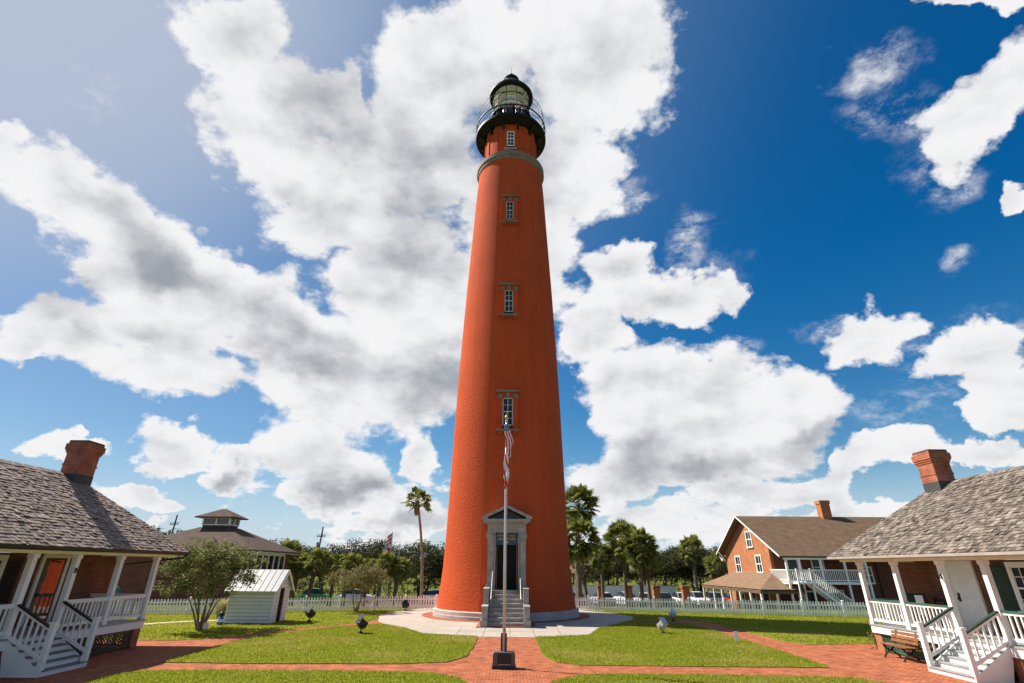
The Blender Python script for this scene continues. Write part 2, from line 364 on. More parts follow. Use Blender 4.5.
def lawn_mat(name, a, b, dry):
    m, t, p, out = base_mat(name)
    tc = t.n('ShaderNodeTexCoord').outputs['Object']
    n1 = t.n('ShaderNodeTexNoise', {'Vector': tc, 'Scale': 0.35, 'Detail': 8.0, 'Roughness': 0.7}).outputs['Fac']
    n2 = t.n('ShaderNodeTexNoise', {'Vector': tc, 'Scale': 9.0, 'Detail': 6.0, 'Roughness': 0.8}).outputs['Fac']
    c = t.mix(t.smooth(n2, 0.3, 0.7), a, b)
    c = t.mix(t.math('MULTIPLY', t.smooth(n1, 0.5, 0.7), 0.55), c, dry)
    t.nt.links.new(c, p.inputs['Base Color'])
    p.inputs['Roughness'].default_value = 0.95
    p.inputs['Specular IOR Level'].default_value = 0.03
    bn = t.n('ShaderNodeBump', {'Height': n2, 'Strength': 0.6, 'Distance': 0.05})
    t.nt.links.new(bn.outputs[0], p.inputs['Normal'])


lawn_mat('lawn', (0.13, 0.165, 0.016), (0.25, 0.285, 0.032), (0.28, 0.23, 0.06))
lawn_mat('field', (0.08, 0.10, 0.018), (0.14, 0.155, 0.035), (0.20, 0.17, 0.07))


# ------------------------------------------------------------------ mesh helpers
class MB:
    """collects shapes; build() links them as ONE mesh object with metre-scaled UVs"""
    def __init__(self, mirror=False):
        self.v = []; self.f = []; self.mirror = mirror

    def add(self, vs, fs):
        n = len(self.v)
        self.v.extend([tuple(map(float, p)) for p in vs])
        self.f.extend([tuple(i + n for i in q) for q in fs])

    def box(self, x0, x1, y0, y1, z0, z1):
        if x0 > x1: x0, x1 = x1, x0
        if y0 > y1: y0, y1 = y1, y0
        if z0 > z1: z0, z1 = z1, z0
        self.add([(x0, y0, z0), (x1, y0, z0), (x1, y1, z0), (x0, y1, z0), (x0, y0, z1), (x1, y0, z1), (x1, y1, z1), (x0, y1, z1)],
                 [(0, 3, 2, 1), (4, 5, 6, 7), (0, 1, 5, 4), (1, 2, 6, 5), (2, 3, 7, 6), (3, 0, 4, 7)])

    def obox(self, c, half, rot):
        m = rot if isinstance(rot, Matrix) else Euler(rot).to_matrix()
        c = Vector(c); vs = []
        for sz in (-1, 1):
            for sx, sy in ((-1, -1), (1, -1), (1, 1), (-1, 1)):
                vs.append(c + m @ Vector((sx * half[0], sy * half[1], sz * half[2])))
        self.add(vs, [(0, 3, 2, 1), (4, 5, 6, 7), (0, 1, 5, 4), (1, 2, 6, 5), (2, 3, 7, 6), (3, 0, 4, 7)])

    def bar(self, p, q, w, h, upv=(0, 0, 1)):
        """square bar from p to q, w across and h along upv"""
        p, q = Vector(p), Vector(q); d = (q - p)
        L = d.length
        if L < 1e-6: return
        d.normalize(); u = Vector(upv)
        s = d.cross(u)
        if s.length < 1e-4: s = d.cross(Vector((0, 1, 0)))
        s.normalize(); u = s.cross(d)
        m = Matrix((s, d, u)).transposed()
        self.obox((p + q) / 2, (w / 2, L / 2, h / 2), m)

    def tube(self, pts, rad, n=8, cap=True):
        pts = [Vector(p) for p in pts]
        if not hasattr(rad, '__len__'): rad = [rad] * len(pts)
        vs, fs = [], []
        ref = Vector((0.3, 0.1, 1)) if abs((pts[-1] - pts[0]).normalized().z) < 0.9 else Vector((1, 0.2, 0))
        for i, p in enumerate(pts):
            a = pts[max(0, i - 1)]; b = pts[min(len(pts) - 1, i + 1)]
            d = (b - a).normalized(); s = d.cross(ref).normalized(); u = s.cross(d)
            for k in range(n):
                an = 2 * pi * k / n
                vs.append(p + (s * cos(an) + u * sin(an)) * rad[i])
        for i in range(len(pts) - 1):
            for k in range(n):
                k2 = (k + 1) % n
                fs.append((i * n + k, i * n + k2, (i + 1) * n + k2, (i + 1) * n + k))
        if cap:
            fs.append(tuple(range(n - 1, -1, -1))); fs.append(tuple((len(pts) - 1) * n + k for k in range(n)))
        self.add(vs, fs)

    def lathe(self, prof, n=48, c=(0, 0), a0=0.0, a1=2 * pi, cap=True):
        full = abs(a1 - a0 - 2 * pi) < 1e-5
        m = n if full else n + 1
        vs, fs = [], []
        for r, z in prof:
            for k in range(m):
                an = a0 + (a1 - a0) * k / n
                vs.append((c[0] + r * cos(an), c[1] + r * sin(an), z))
        for i in range(len(prof) - 1):
            for k in range(n):
                k2 = (k + 1) % m
                fs.append((i * m + k, i * m + k2, (i + 1) * m + k2, (i + 1) * m + k))
        if full and cap:
            if prof[0][0] > 1e-4: fs.append(tuple(range(m - 1, -1, -1)))
            if prof[-1][0] > 1e-4: fs.append(tuple((len(prof) - 1) * m + k for k in range(m)))
        self.add(vs, fs)

    def prism(self, poly, d0, d1, axis='y'):
        """polygon in the plane across axis, pushed from d0 to d1"""
        def P(a, b, d):
            return {'y': (a, d, b), 'x': (d, a, b), 'z': (a, b, d)}[axis]
        n = len(poly)
        vs = [P(a, b, d0) for a, b in poly] + [P(a, b, d1) for a, b in poly]
        fs = [tuple(range(n)), tuple(range(2 * n - 1, n - 1, -1))]
        for i in range(n):
            j = (i + 1) % n
            fs.append((i, i + n, j + n, j))
        ar = sum(poly[i][0] * poly[(i + 1) % n][1] - poly[(i + 1) % n][0] * poly[i][1] for i in range(n))
        flip = (ar < 0) ^ (axis == 'x') ^ (axis == 'z') ^ (d1 < d0)
        if flip: fs = [tuple(reversed(f)) for f in fs]
        self.add(vs, fs)

    def build(self, name, m, parent=None, smooth=False, cyl=None, loc=None):
        v = np.array(self.v, dtype=np.float32)
        f = self.f
        if self.mirror:
            v = v * np.array([-1, 1, 1], dtype=np.float32)
            f = [tuple(reversed(q)) for q in f]
        me = bpy.data.meshes.new(name)
        me.from_pydata(v.tolist(), [], f)
        me.update()
        uv_of(me, cyl)
        return link_mesh(name, me, m, parent, smooth, loc)


def uv_of(me, cyl=None):
    nl = len(me.loops)
    uvl = me.uv_layers.new(name='UVMap')
    vi = np.empty(nl, dtype=np.int32); me.loops.foreach_get('vertex_index', vi)
    co = np.empty(len(me.vertices) * 3, dtype=np.float32); me.vertices.foreach_get('co', co); co = co.reshape(-1, 3)
    npoly = len(me.polygons)
    nr = np.empty(npoly * 3, dtype=np.float32); me.polygons.foreach_get('normal', nr); nr = nr.reshape(-1, 3)
    tot = np.empty(npoly, dtype=np.int32); me.polygons.foreach_get('loop_total', tot)
    pl = np.repeat(np.arange(npoly), tot)
    p = co[vi]; n = nr[pl]
    if cyl is not None:
        cx, cy, R = cyl
        an = np.arctan2(p[:, 1] - cy, p[:, 0] - cx)
        start = np.concatenate([[0], np.cumsum(tot)[:-1]])
        a_first = an[start][pl]
        an = np.where(an - a_first > pi, an - 2 * pi, np.where(an - a_first < -pi, an + 2 * pi, an))
        uv = np.stack([an * R, p[:, 2]], 1)
    else:
        t = np.stack([-n[:, 1], n[:, 0], np.zeros(len(n))], 1)
        L = np.linalg.norm(t, axis=1, keepdims=True)
        flat = L[:, 0] < 0.05
        t = np.where(flat[:, None], np.array([[1.0, 0, 0]]), t / np.maximum(L, 1e-6))
        b = np.cross(n, t)
        uv = np.stack([(p * t).sum(1), (p * b).sum(1)], 1)
    uvl.data.foreach_set('uv', uv.astype(np.float32).ravel())


def link_mesh(name, me, m, parent=None, smooth=False, loc=None):
    if m: me.materials.append(MATS[m])
    if smooth:
        me.polygons.foreach_set('use_smooth', [True] * len(me.polygons))
    o = bpy.data.objects.new(name, me)
    COL.objects.link(o)
    if parent: o.parent = parent
    if loc: o.location = loc
    return o


def mesh_np(name, v, f, m, parent=None, smooth=False, loc=None):
    """numpy verts (N,3) and faces (M,k) -> object"""
    me = bpy.data.meshes.new(name)
    v = np.asarray(v, dtype=np.float32); f = np.asarray(f, dtype=np.int32)
    k = f.shape[1]
    me.vertices.add(len(v)); me.vertices.foreach_set('co', v.ravel())
    me.loops.add(f.size); me.loops.foreach_set('vertex_index', f.ravel())
    me.polygons.add(len(f))
    me.polygons.foreach_set('loop_start', np.arange(0, f.size, k, dtype=np.int32))
    me.update(calc_edges=True)
    return link_mesh(name, me, m, parent, smooth, loc)


def tag(o, label=None, cat=None, group=None, kind=None):
    if label: o['label'] = label
    if cat: o['category'] = cat
    if group: o['group'] = group
    if kind: o['kind'] = kind
    return o


def thing(name, loc, label, cat, group=None, rz=0.0):
    o = bpy.data.objects.new(name, None)
    o.empty_display_size = 0.3
    COL.objects.link(o)
    o.location = loc; o.rotation_euler = (0, 0, rz)
    return tag(o, label, cat, group)


def copy_tree(o, parent=None):
    c = o.copy(); COL.objects.link(c)
    if parent: c.parent = parent
    for ch in list(o.children):
        copy_tree(ch, c)
    return c


def sheet(name, poly, z, m, skirt=0.0):
    """flat polygon in plan (setting), with an edge going down by skirt"""
    b = MB()
    ar = sum(poly[i][0] * poly[(i + 1) % len(poly)][1] - poly[(i + 1) % len(poly)][0] * poly[i][1] for i in range(len(poly)))
    if ar < 0: poly = poly[::-1]
    n = len(poly)
    vs = [(x, y, z) for x, y in poly]; fs = [tuple(range(n))]
    if skirt:
        vs += [(x, y, z - skirt) for x, y in poly]
        fs += [(i, i + n, (i + 1) % n + n, (i + 1) % n) for i in range(n)]
    b.add(vs, fs)
    o = b.build(name, m)
    return tag(o, kind='structure')


# ------------------------------------------------------------------ ground, paths, lawns
def ground_z(x, y):
    """yard level in front of the fence, falling towards the parking lot behind"""
    f = np.clip((y - 45.5) / 14.0, 0, 1); f = f * f * (3 - 2 * f)
    return -1.3 * f


def make_ground():
    xs = np.concatenate([[-1500, -600, -250], np.linspace(-120, 120, 97), [250, 600, 1500]])
    ys = np.concatenate([[-800, -200, -60], np.linspace(-20, 120, 113), [200, 400, 900, 2000]])
    X, Y = np.meshgrid(xs, ys)
    Z = ground_z(X, Y)
    v = np.stack([X, Y, Z], -1).reshape(-1, 3)
    nx = len(xs); f = []
    for j in range(len(ys) - 1):
        for i in range(nx - 1):
            a = j * nx + i
            f.append((a, a + 1, a + 1 + nx, a + nx))
    o = mesh_np('ground', v, f, 'field', smooth=True)
    tag(o, kind='structure')


make_ground()
LB = [(-15.99, 25.17), (-14.6, 25.2), (-13.56, 25.6), (-12.88, 26.72), (-12.0, 28.4), (-11.06, 30.2), (-9.33, 32.3), (-8.4, 33.5)]
RB = [(8.36, 36.9), (10.6, 36.75), (11.7, 36.2), (12.2, 33.4), (12.27, 28.5), (12.35, 26.2), (12.9, 25.35), (13.93, 25.34), (15.81, 25.68), (19.0, 25.7)]
brick_poly = [(-19.0, 25.2)] + LB + [(-8.0, 35.6), (-3, 38), (3, 38), (8.0, 37.4)] + RB + [(19.0, -6), (-19.0, -6)]
sheet('brick_path', brick_poly, 0.004, 'paver')
TX, TY = -0.27, 39.3
ap = []
for k in range(27):                                       # round apron with a square tongue in front of the steps
    an = radians(-38 + k * 9.9)
    if an < radians(206): ap.append((TX + 8.55 * cos(an), TY + 8.55 * sin(an)))
ap += [(-7.9, 34.3), (-7.2, 32.6), (-5.5, 30.2), (-4.19, 28.2), (-1.48, 27.2), (1.15, 27.12), (3.78, 27.94), (4.95, 31.2), (6.0, 33.0)]
sheet('apron_pavement', ap, 0.010, 'concrete')
sheet('tower_brick_ring', [(TX + 5.75 * cos(2 * pi * k / 64), TY + 5.75 * sin(2 * pi * k / 64)) for k in range(64)], 0.014, 'paver')
bj = MB()
for x in (-2.6, -1.3, 0.0, 1.2, 2.5): bj.box(x - 0.012, x + 0.012, 27.7 if abs(x) > 1.3 else 27.3, 30.8, 0.0108, 0.0128)
bj.box(-4.0, 3.6, 29.4, 29.425, 0.0108, 0.0125)
tag(bj.build('pavement_joint', 'soil'), kind='structure')

LF = [(-11.64, 19.8), (-11.8, 21.43), (-11.8, 23.17), (-11.75, 24.92), (-11.6, 26.78), (-10.63, 29.1), (-9.35, 30.9), (-7.2, 32.5), (-5.5, 30.4), (-4.25, 28.2), (-2.86, 27.6), (-1.5, 27.15), (-1.47, 23.94), (-1.59, 21.42), (-2.17, 20.2), (-3.68, 19.83), (-8.41, 19.68)]
RF = [(1.2, 27.1), (3.78, 27.94), (4.9, 31.3), (6.2, 33.3), (7.3, 35.3), (9.14, 35.05), (10.43, 33.3), (10.75, 29.44), (10.75, 24.24), (10.78, 22.18), (10.62, 19.62), (8.58, 19.68), (5.0, 19.7), (2.35, 19.8), (1.59, 20.4), (1.23, 21.77)]
LN = [(-11.7, 8), (-11.7, 16.59), (-11.7, 17.6), (-11.3, 18.25), (-9.59, 18.4), (-7.89, 18.45), (-4.95, 18.43), (-2.3, 18.2), (-1.53, 17.6), (-1.15, 16.8), (-1.15, 8)]
RN = [(1.2, 8), (1.2, 17.0), (1.72, 17.7), (2.34, 18.06), (3.14, 18.24), (5.53, 18.25), (7.85, 18.1), (9.69, 18.01), (10.5, 17.8), (10.8, 17.2), (10.8, 8)]


def smooth_poly(p, r=0.18):
    """wander a little so that lawn edges are not ruled lines"""
    out = []
    for i in range(len(p)):
        a = Vector(p[i]); b = Vector(p[(i + 1) % len(p)])
        k = max(1, int((b - a).length / 0.45))
        for j in range(k):
            q = a.lerp(b, j / k)
            out.append((q.x + random.uniform(-1, 1) * 0.035, q.y + random.uniform(-1, 1) * 0.035))
    return out


LAWNS = [smooth_poly(p) for p in (LF, RF, LN, RN)]
for p in LAWNS:
    sheet('lawn', p, 0.03, 'lawn', skirt=0.03)
LBACK = smooth_poly(LB + [(-8.75, 37.0), (-8.5, 40.5), (-7.0, 43.8), (-24, 37.6), (-40, 31.5), (-40, 25.2)])
RBACK = smooth_poly(RB + [(32, 25.7), (32, 38.0), (24.3, 39.2), (13, 41.6), (5.5, 43.4), (7.4, 41.0), (8.3, 38.5)])
sheet('lawn', LBACK, 0.02, 'lawn', skirt=0.03)
sheet('lawn', RBACK, 0.02, 'lawn', skirt=0.03)
b = MB()
TH = [(-26, 27.5), (-20.2, 30.6), (-18.6, 32.5), (-15.9, 34.2), (-15.9, 34.9), (-18.9, 33.3), (-20.6, 31.3), (-26, 28.4)]
sheet('sand_path', TH, 0.032, 'sand_path')


def inside(px, py, poly):
    x = np.array([p[0] for p in poly]); y = np.array([p[1] for p in poly])
    c = np.zeros(len(px), bool); j = len(poly) - 1
    for i in range(len(poly)):
        with np.errstate(divide='ignore', invalid='ignore'):
            hit = ((y[i] > py) != (y[j] > py)) & (px < (x[j] - x[i]) * (py - y[i]) / (y[j] - y[i] + 1e-12) + x[i])
        c ^= hit; j = i
    return c


def make_grass():
    V, F = [], []
    n0 = 0
    jobs = [(LAWNS[0], 560, 0.03), (LAWNS[1], 560, 0.03), (LAWNS[2], 700, 0.03), (LAWNS[3], 700, 0.03), (LBACK, 170, 0.02), (RBACK, 170, 0.02)]
    for poly, dens, z0 in jobs:
        P = np.array(poly); lo = P.min(0); hi = P.max(0)
        if dens == 700: lo[1] = 14.5
        lo[0] = max(lo[0], -27); hi[0] = min(hi[0], 26)
        n = int((hi - lo).prod() * dens)
        px = RNG.uniform(lo[0], hi[0], n); py = RNG.uniform(lo[1], hi[1], n)
        k = inside(px, py, poly)
        if z0 == 0.02: k &= ~inside(px, py, TH)
        px, py = px[k], py[k]; n = len(px)
        an = RNG.uniform(0, 2 * pi, n); big = 1.0 if dens > 200 else 1.5
        w = RNG.uniform(0.010, 0.019, n) * big; h = RNG.uniform(0.025, 0.065, n) * (1 if dens > 200 else 1.15)
        lean = RNG.normal(0, 0.035, (n, 2))
        a = np.stack([px - w * np.cos(an), py - w * np.sin(an), np.full(n, z0)], 1)
        c = np.stack([px + w * np.cos(an), py + w * np.sin(an), np.full(n, z0)], 1)
        d = np.stack([px + lean[:, 0], py + lean[:, 1], z0 + h], 1)
        V.append(np.stack([a, c, d], 1).reshape(-1, 3)); F.append(np.arange(3 * n).reshape(-1, 3) + n0); n0 += 3 * n
    o = mesh_np('grass', np.concatenate(V), np.concatenate(F), 'grass_blade')
    tag(o, 'short mown green grass of the yard lawns', 'grass', kind='stuff')


make_grass()
lot = sheet('parking_lot', [(3, 66), (75, 66), (75, 84), (3, 84)], -1.29, 'asphalt')
rd = sheet('road', [(-90, 70), (-6, 70), (-6, 76), (-90, 76)], -1.29, 'asphalt')


# ------------------------------------------------------------------ lighthouse
TPROF = [(4.81, 0.4), (4.63, 1.6), (4.50, 2.9), (4.40, 5.5), (4.29, 9.8), (4.15, 15.4), (3.97, 20.5), (3.80, 24.7), (3.52, 30.5), (3.27, 35.8), (3.13, 38.0)]


def tower_r(z):
    return float(np.interp(z, [p[1] for p in TPROF], [p[0] for p in TPROF]))


class TW(MB):
    """shapes set on the camera-side wall of the tower: x across, d outward from the wall, z up"""
    def wall_box(self, x0, x1, d0, d1, z0, z1):
        vs = []
        for z in (z0, z1):
            for x, d in ((x0, d1), (x1, d1), (x1, d0), (x0, d0)):
                vs.append((x, -tower_r(z) - d, z))
        self.add(vs, [(0, 3, 2, 1), (4, 5, 6, 7), (0, 1, 5, 4), (1, 2, 6, 5), (2, 3, 7, 6), (3, 0, 4, 7)])


def text_mesh(s, size, m, parent, loc, name='lettering', ext=0.006):
    cu = bpy.data.curves.new('lettering', 'FONT')
    cu.body = s; cu.size = size; cu.align_x = 'CENTER'; cu.align_y = 'CENTER'; cu.extrude = ext
    tmp = bpy.data.objects.new('lettering_source', cu)
    COL.objects.link(tmp)
    bpy.context.view_layer.update()
    me = bpy.data.meshes.new_from_object(tmp.evaluated_get(bpy.context.evaluated_depsgraph_get()))
    bpy.data.objects.remove(tmp)
    me.materials.clear()
    me.transform(Matrix.Rotation(pi / 2, 4, 'X'))
    return link_mesh(name, me, m, parent, loc=loc)


def make_lighthouse():
    L = thing('lighthouse', (TX, TY, 0), 'tall tapering orange red brick lighthouse with black gallery and lantern', 'lighthouse')
    b = MB(); b.lathe([(5.02, 0.0), (5.02, 0.20), (4.98, 0.22), (4.98, 0.42), (4.88, 0.47), (4.70, 0.47)], 96, cap=False)
    b.build('foundation_ring', 'granite_base', L, cyl=(0, 0, 5))
    b = MB(); z = [0.4 + 37.7 * i / 60 for i in range(61)]
    b.lathe([(tower_r(a), a) for a in z], 128, cap=False)
    b.build('shaft', 'tower_paint', L, smooth=True, cyl=(0, 0, 4))
    b = MB(); b.lathe([(3.10, 37.75), (3.16, 37.85), (3.16, 38.1), (3.05, 38.1)], 96, cap=False)
    b.build('shaft_collar', 'tower_paint', L, cyl=(0, 0, 3.1))
    b = MB(); b.lathe([(3.0, 38.05), (3.24, 38.15), (3.24, 38.45), (3.34, 38.52), (3.34, 38.95), (3.22, 39.05), (2.4, 39.05)], 96, cap=False)
    b.build('stone_band', 'band_stone', L, cyl=(0, 0, 3.2))
    b = MB(); b.lathe([(2.58, 39.0), (2.58, 43.45)], 96, cap=False)
    b.build('watch_room', 'tower_paint', L, smooth=True, cyl=(0, 0, 2.6))
    b = MB()                                                     # flat pilasters of the watch room
    for k in range(8):
        an = -pi / 2 + (k + 0.5) * pi / 4
        for s in (-1, 1):
            b.obox((2.56 * cos(an + s * 0.17), 2.56 * sin(an + s * 0.17), 41.2), (0.09, 0.16, 2.15), (0, 0, an + s * 0.17))
    b.build('pilaster', 'tower_paint', L)
    # windows up the shaft
    def window(z0, z1, hw):
        f = TW()
        f.wall_box(-hw + 0.02, -hw + 0.40, -0.12, 0.16, z0 + 0.22, z1 - 0.24)
        f.wall_box(hw - 0.40, hw - 0.02, -0.12, 0.16, z0 + 0.22, z1 - 0.24)
        f.wall_box(-hw + 0.40, hw - 0.40, -0.12, 0.13, z1 - 0.62, z1 - 0.24)
        f.wall_box(-hw + 0.10, -hw + 0.40, 0.0, 0.20, z0 - 0.16, z0 + 0.078); f.wall_box(hw - 0.40, hw - 0.10, 0.0, 0.20, z0 - 0.16, z0 + 0.078)
        wo = f.build('window', 'tower_paint', L)
        s = TW()
        s.wall_box(-hw - 0.06, hw + 0.06, -0.1, 0.34, z1 - 0.24, z1 - 0.10)
        s.wall_box(-hw - 0.02, hw + 0.02, -0.1, 0.27, z1 - 0.10, z1 - 0.05)
        s.wall_box(-0.13, 0.13, 0.1, 0.22, z1 - 0.62, z1 - 0.242)
        for sg in (-1, 1): s.wall_box(sg * (hw - 0.19) - 0.185, sg * (hw - 0.19) + 0.185, 0.0, 0.19, z1 - 0.66, z1 - 0.40)
        s.build('lintel', 'band_stone', wo)
        s = TW(); s.wall_box(-hw - 0.04, hw + 0.04, -0.1, 0.33, z0 + 0.08, z0 + 0.22); s.build('sill', 'band_stone', wo)
        iw = hw - 0.40
        g = TW(); g.wall_box(-iw, iw, -0.1, 0.012, z0 + 0.2, z1 - 0.5); g.build('pane', 'window_glass', wo)
        w = TW()
        a0, a1 = z0 + 0.55, z1 - 0.66
        for x in (-iw + 0.03, iw - 0.03): w.wall_box(x - 0.03, x + 0.03, 0.0, 0.07, a0, a1)
        for zz in (a0, (a0 + a1) / 2, a1): w.wall_box(-iw + 0.08, iw - 0.08, 0.0, 0.066, zz - 0.028, zz + 0.028)
        w.wall_box(-0.018, 0.018, 0.0, 0.055, a0, a1)
        for zz in ((a0 * 3 + a1) / 4, (a0 + a1 * 3) / 4): w.wall_box(-iw + 0.08, iw - 0.08, 0.0, 0.05, zz - 0.014, zz + 0.014)
        w.build('window_frame', 'sash_paint', wo)
    for z0, z1, hw in ((11.65, 14.85, 0.77), (20.9, 24.05, 0.73), (30.2, 33.4, 0.71)): window(z0, z1, hw)
    # watch room window
    f = MB(); r = 2.58
    f.box(-0.58, -0.36, -r - 0.05, -r + 0.3, 39.9, 42.5); f.box(0.36, 0.58, -r - 0.05, -r + 0.3, 39.9, 42.5); f.box(-0.36, 0.36, -r - 0.05, -r + 0.3, 42.1, 42.5)
    wo = f.build('window', 'tower_paint', L)
    f = MB(); f.box(-0.36, 0.36, -r - 0.015, -r + 0.3, 39.7, 42.1); f.build('pane', 'window_glass', wo)
    f = MB()
    for x in (-0.32, 0.32): f.box(x - 0.04, x + 0.04, -r - 0.06, -r, 40.2, 42.1)
    for zz in (40.25, 41.15, 42.05): f.box(-0.28, 0.28, -r - 0.056, -r, zz - 0.05, zz + 0.05)
    f.box(-0.02, 0.02, -r - 0.05, -r, 40.3, 42.0)
    for zz in (40.7, 41.6): f.box(-0.28, 0.28, -r - 0.045, -r, zz - 0.022, zz + 0.022)
    f.build('window_frame', 'white_paint', wo)
    f = MB(); f.box(-0.6, 0.6, -r - 0.35, -r + 0.2, 39.52, 39.72); f.build('sill', 'granite', wo)

    # gallery
    b = MB(); b.lathe([(2.5, 43.05), (2.85, 43.12), (3.35, 43.3), (3.62, 43.32), (3.62, 43.62), (3.5, 43.66), (2.0, 43.66)], 96, cap=False)
    b.build('gallery_deck', 'black_iron', L)
    for k in range(12):
        an = -pi / 2 + (k + 0.5) * pi / 6
        m = Matrix.Rotation(an, 3, 'Z')
        b = MB()
        prof = [(2.55, 43.1), (2.55, 42.55), (2.72, 42.35), (2.85, 42.4), (2.95, 42.85), (3.3, 43.1), (3.35, 43.28)]
        b.prism(prof, -0.09, 0.09, 'y')
        b.v = [tuple(m @ Vector(p)) for p in b.v]
        b.build('bracket', 'black_iron', L)
    def rail_ring(z, r, t, name='gallery_rail', mt='black_iron'):
        b = MB(); b.lathe([(r - t, z - t), (r + t, z - t), (r + t, z + t), (r - t, z + t), (r - t, z - t)], 72, cap=False)
        return b.build(name, mt, L)
    rail_ring(44.72, 3.58, 0.05); rail_ring(44.2, 3.58, 0.02); rail_ring(45.75, 3.52, 0.012); rail_ring(46.7, 3.40, 0.02)
    b = MB()
    for k in range(24):
        an = 2 * pi * (k + 0.5) / 24
        c, s = cos(an), sin(an)
        b.tube([(3.58 * c, 3.58 * s, 43.6), (3.58 * c, 3.58 * s, 45.0), (3.52 * c, 3.52 * s, 45.8), (3.40 * c, 3.40 * s, 46.72)], 0.014, 5)
    b.build('gallery_post', 'black_iron', L)
    # lantern
    b = MB(); b.lathe([(2.05, 43.6), (2.05, 46.05), (2.25, 46.1), (2.25, 46.25), (1.98, 46.28)], 48, cap=False); b.build('lantern_parapet', 'black_iron', L)
    b = MB(); b.lathe([(1.93, 46.27), (1.93, 49.55)], 24, cap=False); b.build('lantern_glass', 'pane_clear', L)
    b = MB()
    for k in range(12):
        an = -pi / 2 + (k + 0.5) * pi / 6
        b.obox((1.96 * cos(an), 1.96 * sin(an), 47.9), (0.025, 0.025, 1.66), (0, 0, an))
    b.lathe([(1.94, 47.32), (2.0, 47.32), (2.0, 47.38), (1.94, 47.38)], 24, cap=False)
    b.lathe([(1.94, 48.42), (2.0, 48.42), (2.0, 48.48), (1.94, 48.48)], 24, cap=False)
    b.build('lantern_mullion', 'black_iron', L)
    b = MB(); pr = [(0.4, 46.3)]
    for i in range(17):
        zz = 46.5 + i * 0.17; rr = 1.02 - 0.28 * abs((zz - 47.9) / 1.4) ** 2
        pr += [(rr, zz), (rr + 0.07, zz + 0.085)]
    pr += [(0.5, 49.4), (0.0, 49.5)]
    b.lathe(pr, 32); b.build('lens', 'lens_prism', L)
    b = MB(); b.lathe([(0.0, 49.475), (1.9, 49.47), (1.9, 49.44), (0.0, 49.445)], 32, cap=False); b.build('lantern_ceiling', 'white_paint', L)
    b = MB(); b.lathe([(1.5, 49.5), (2.30, 49.48), (2.36, 49.56), (2.36, 49.78), (2.22, 49.9), (1.75, 50.7), (1.25, 51.35), (0.85, 51.75), (0.80, 52.3), (0.88, 52.36), (0.84, 52.5), (0.45, 52.75), (0.32, 52.85), (0.0, 52.85)], 48)
    b.build('lantern_roof', 'black_iron', L)
    b = MB(); b.lathe([(0.12, 52.8)] + [(0.33 * sin(a), 53.15 - 0.33 * cos(a)) for a in [0.4 + 2.7 * i / 10 for i in range(11)]], 24); b.build('finial_ball', 'black_iron', L, smooth=True)
    b = MB(); b.tube([(0, 0, 53.4), (0, 0, 54.55)], 0.02, 6); b.build('lightning_rod', 'black_iron', L)

    # entrance: local y of the wall near the door is about -4.5
    cx = 0.03; yf = -5.15
    for sg in (-1, 1):
        b = MB()
        b.box(cx + sg * 0.86, cx + sg * 1.20, yf, -4.0, 1.70, 4.66)
        b.box(cx + sg * 0.82, cx + sg * 1.27, yf - 0.06, -4.0, 4.66, 4.86)
        b.box(cx + sg * 0.83, cx + sg * 1.25, yf - 0.04, -4.0, 1.45, 2.02)
        b.box(cx + sg * 0.70, cx + sg * 0.86, yf + 0.16, -4.0, 1.70, 5.0)
        b.build('pilaster', 'granite', L)
    b = MB()
    b.box(cx - 1.21, cx + 1.21, yf + 0.03, -3.9, 5.0, 5.52)
    b.box(cx - 1.27, cx - 0.705, yf + 0.02, -3.9, 4.862, 5.0); b.box(cx + 0.705, cx + 1.27, yf + 0.02, -3.9, 4.862, 5.0)
    b.box(cx - 1.32, cx + 1.32, yf - 0.10, -3.9, 5.52, 5.62)
    b.box(cx - 1.50, cx + 1.50, yf - 0.30, -3.9, 5.62, 5.80)
    b.build('entablature', 'granite', L)
    b = MB()
    b.prism([(cx - 1.2, 5.80), (cx + 1.2, 5.80), (cx, 6.36)], yf - 0.12, -3.8, 'y')
    b.build('pediment_field', 'black_trim', L)
    b = MB()
    for sg in (-1, 1):
        b.prism([(cx + sg * 1.60, 5.80), (cx + sg * 1.60, 5.93), (cx + sg * 0.0, 6.66), (cx, 6.48), (cx + sg * 1.24, 5.90), (cx + sg * 1.20, 5.80)], yf - 0.34 + sg * 0.003, -3.8, 'y')
    b.build('pediment', 'granite', L)
    b = MB(); b.box(cx - 0.72, cx + 0.72, yf + 0.48, -3.9, 1.722, 5.0); b.build('doorway', 'dark_void', L)
    for sg in (-1, 1):
        b = MB(); b.box(cx + sg * 0.60, cx + sg * 0.66, yf + 0.40, yf + 0.479, 1.75, 4.3); b.build('door_leaf', 'wood_slat', L)
    b = MB(); b.box(cx - 0.71, cx + 0.71, yf + 0.30, yf + 0.36, 4.28, 4.99); sg_ = b.build('sign_panel', 'sign_blue', L)
    text_mesh('PONCE', 0.17, 'gold', sg_, (cx - 0.31, yf + 0.295, 4.83))
    text_mesh('INLET', 0.17, 'gold', sg_, (cx + 0.34, yf + 0.295, 4.83))
    text_mesh('LIGHTHOUSE', 0.19, 'gold', sg_, (cx, yf + 0.295, 4.63))
    b = MB(); b.prism([(cx - 0.16, 4.44), (cx - 0.05, 4.38), (cx + 0.05, 4.38), (cx + 0.16, 4.44), (cx + 0.05, 4.46), (cx, 4.53), (cx - 0.05, 4.46)], yf + 0.285, yf + 0.3, 'y'); b.build('emblem', 'gold', sg_)
    # steps and cheek blocks
    y1 = -8.05
    b = MB(); n = 8
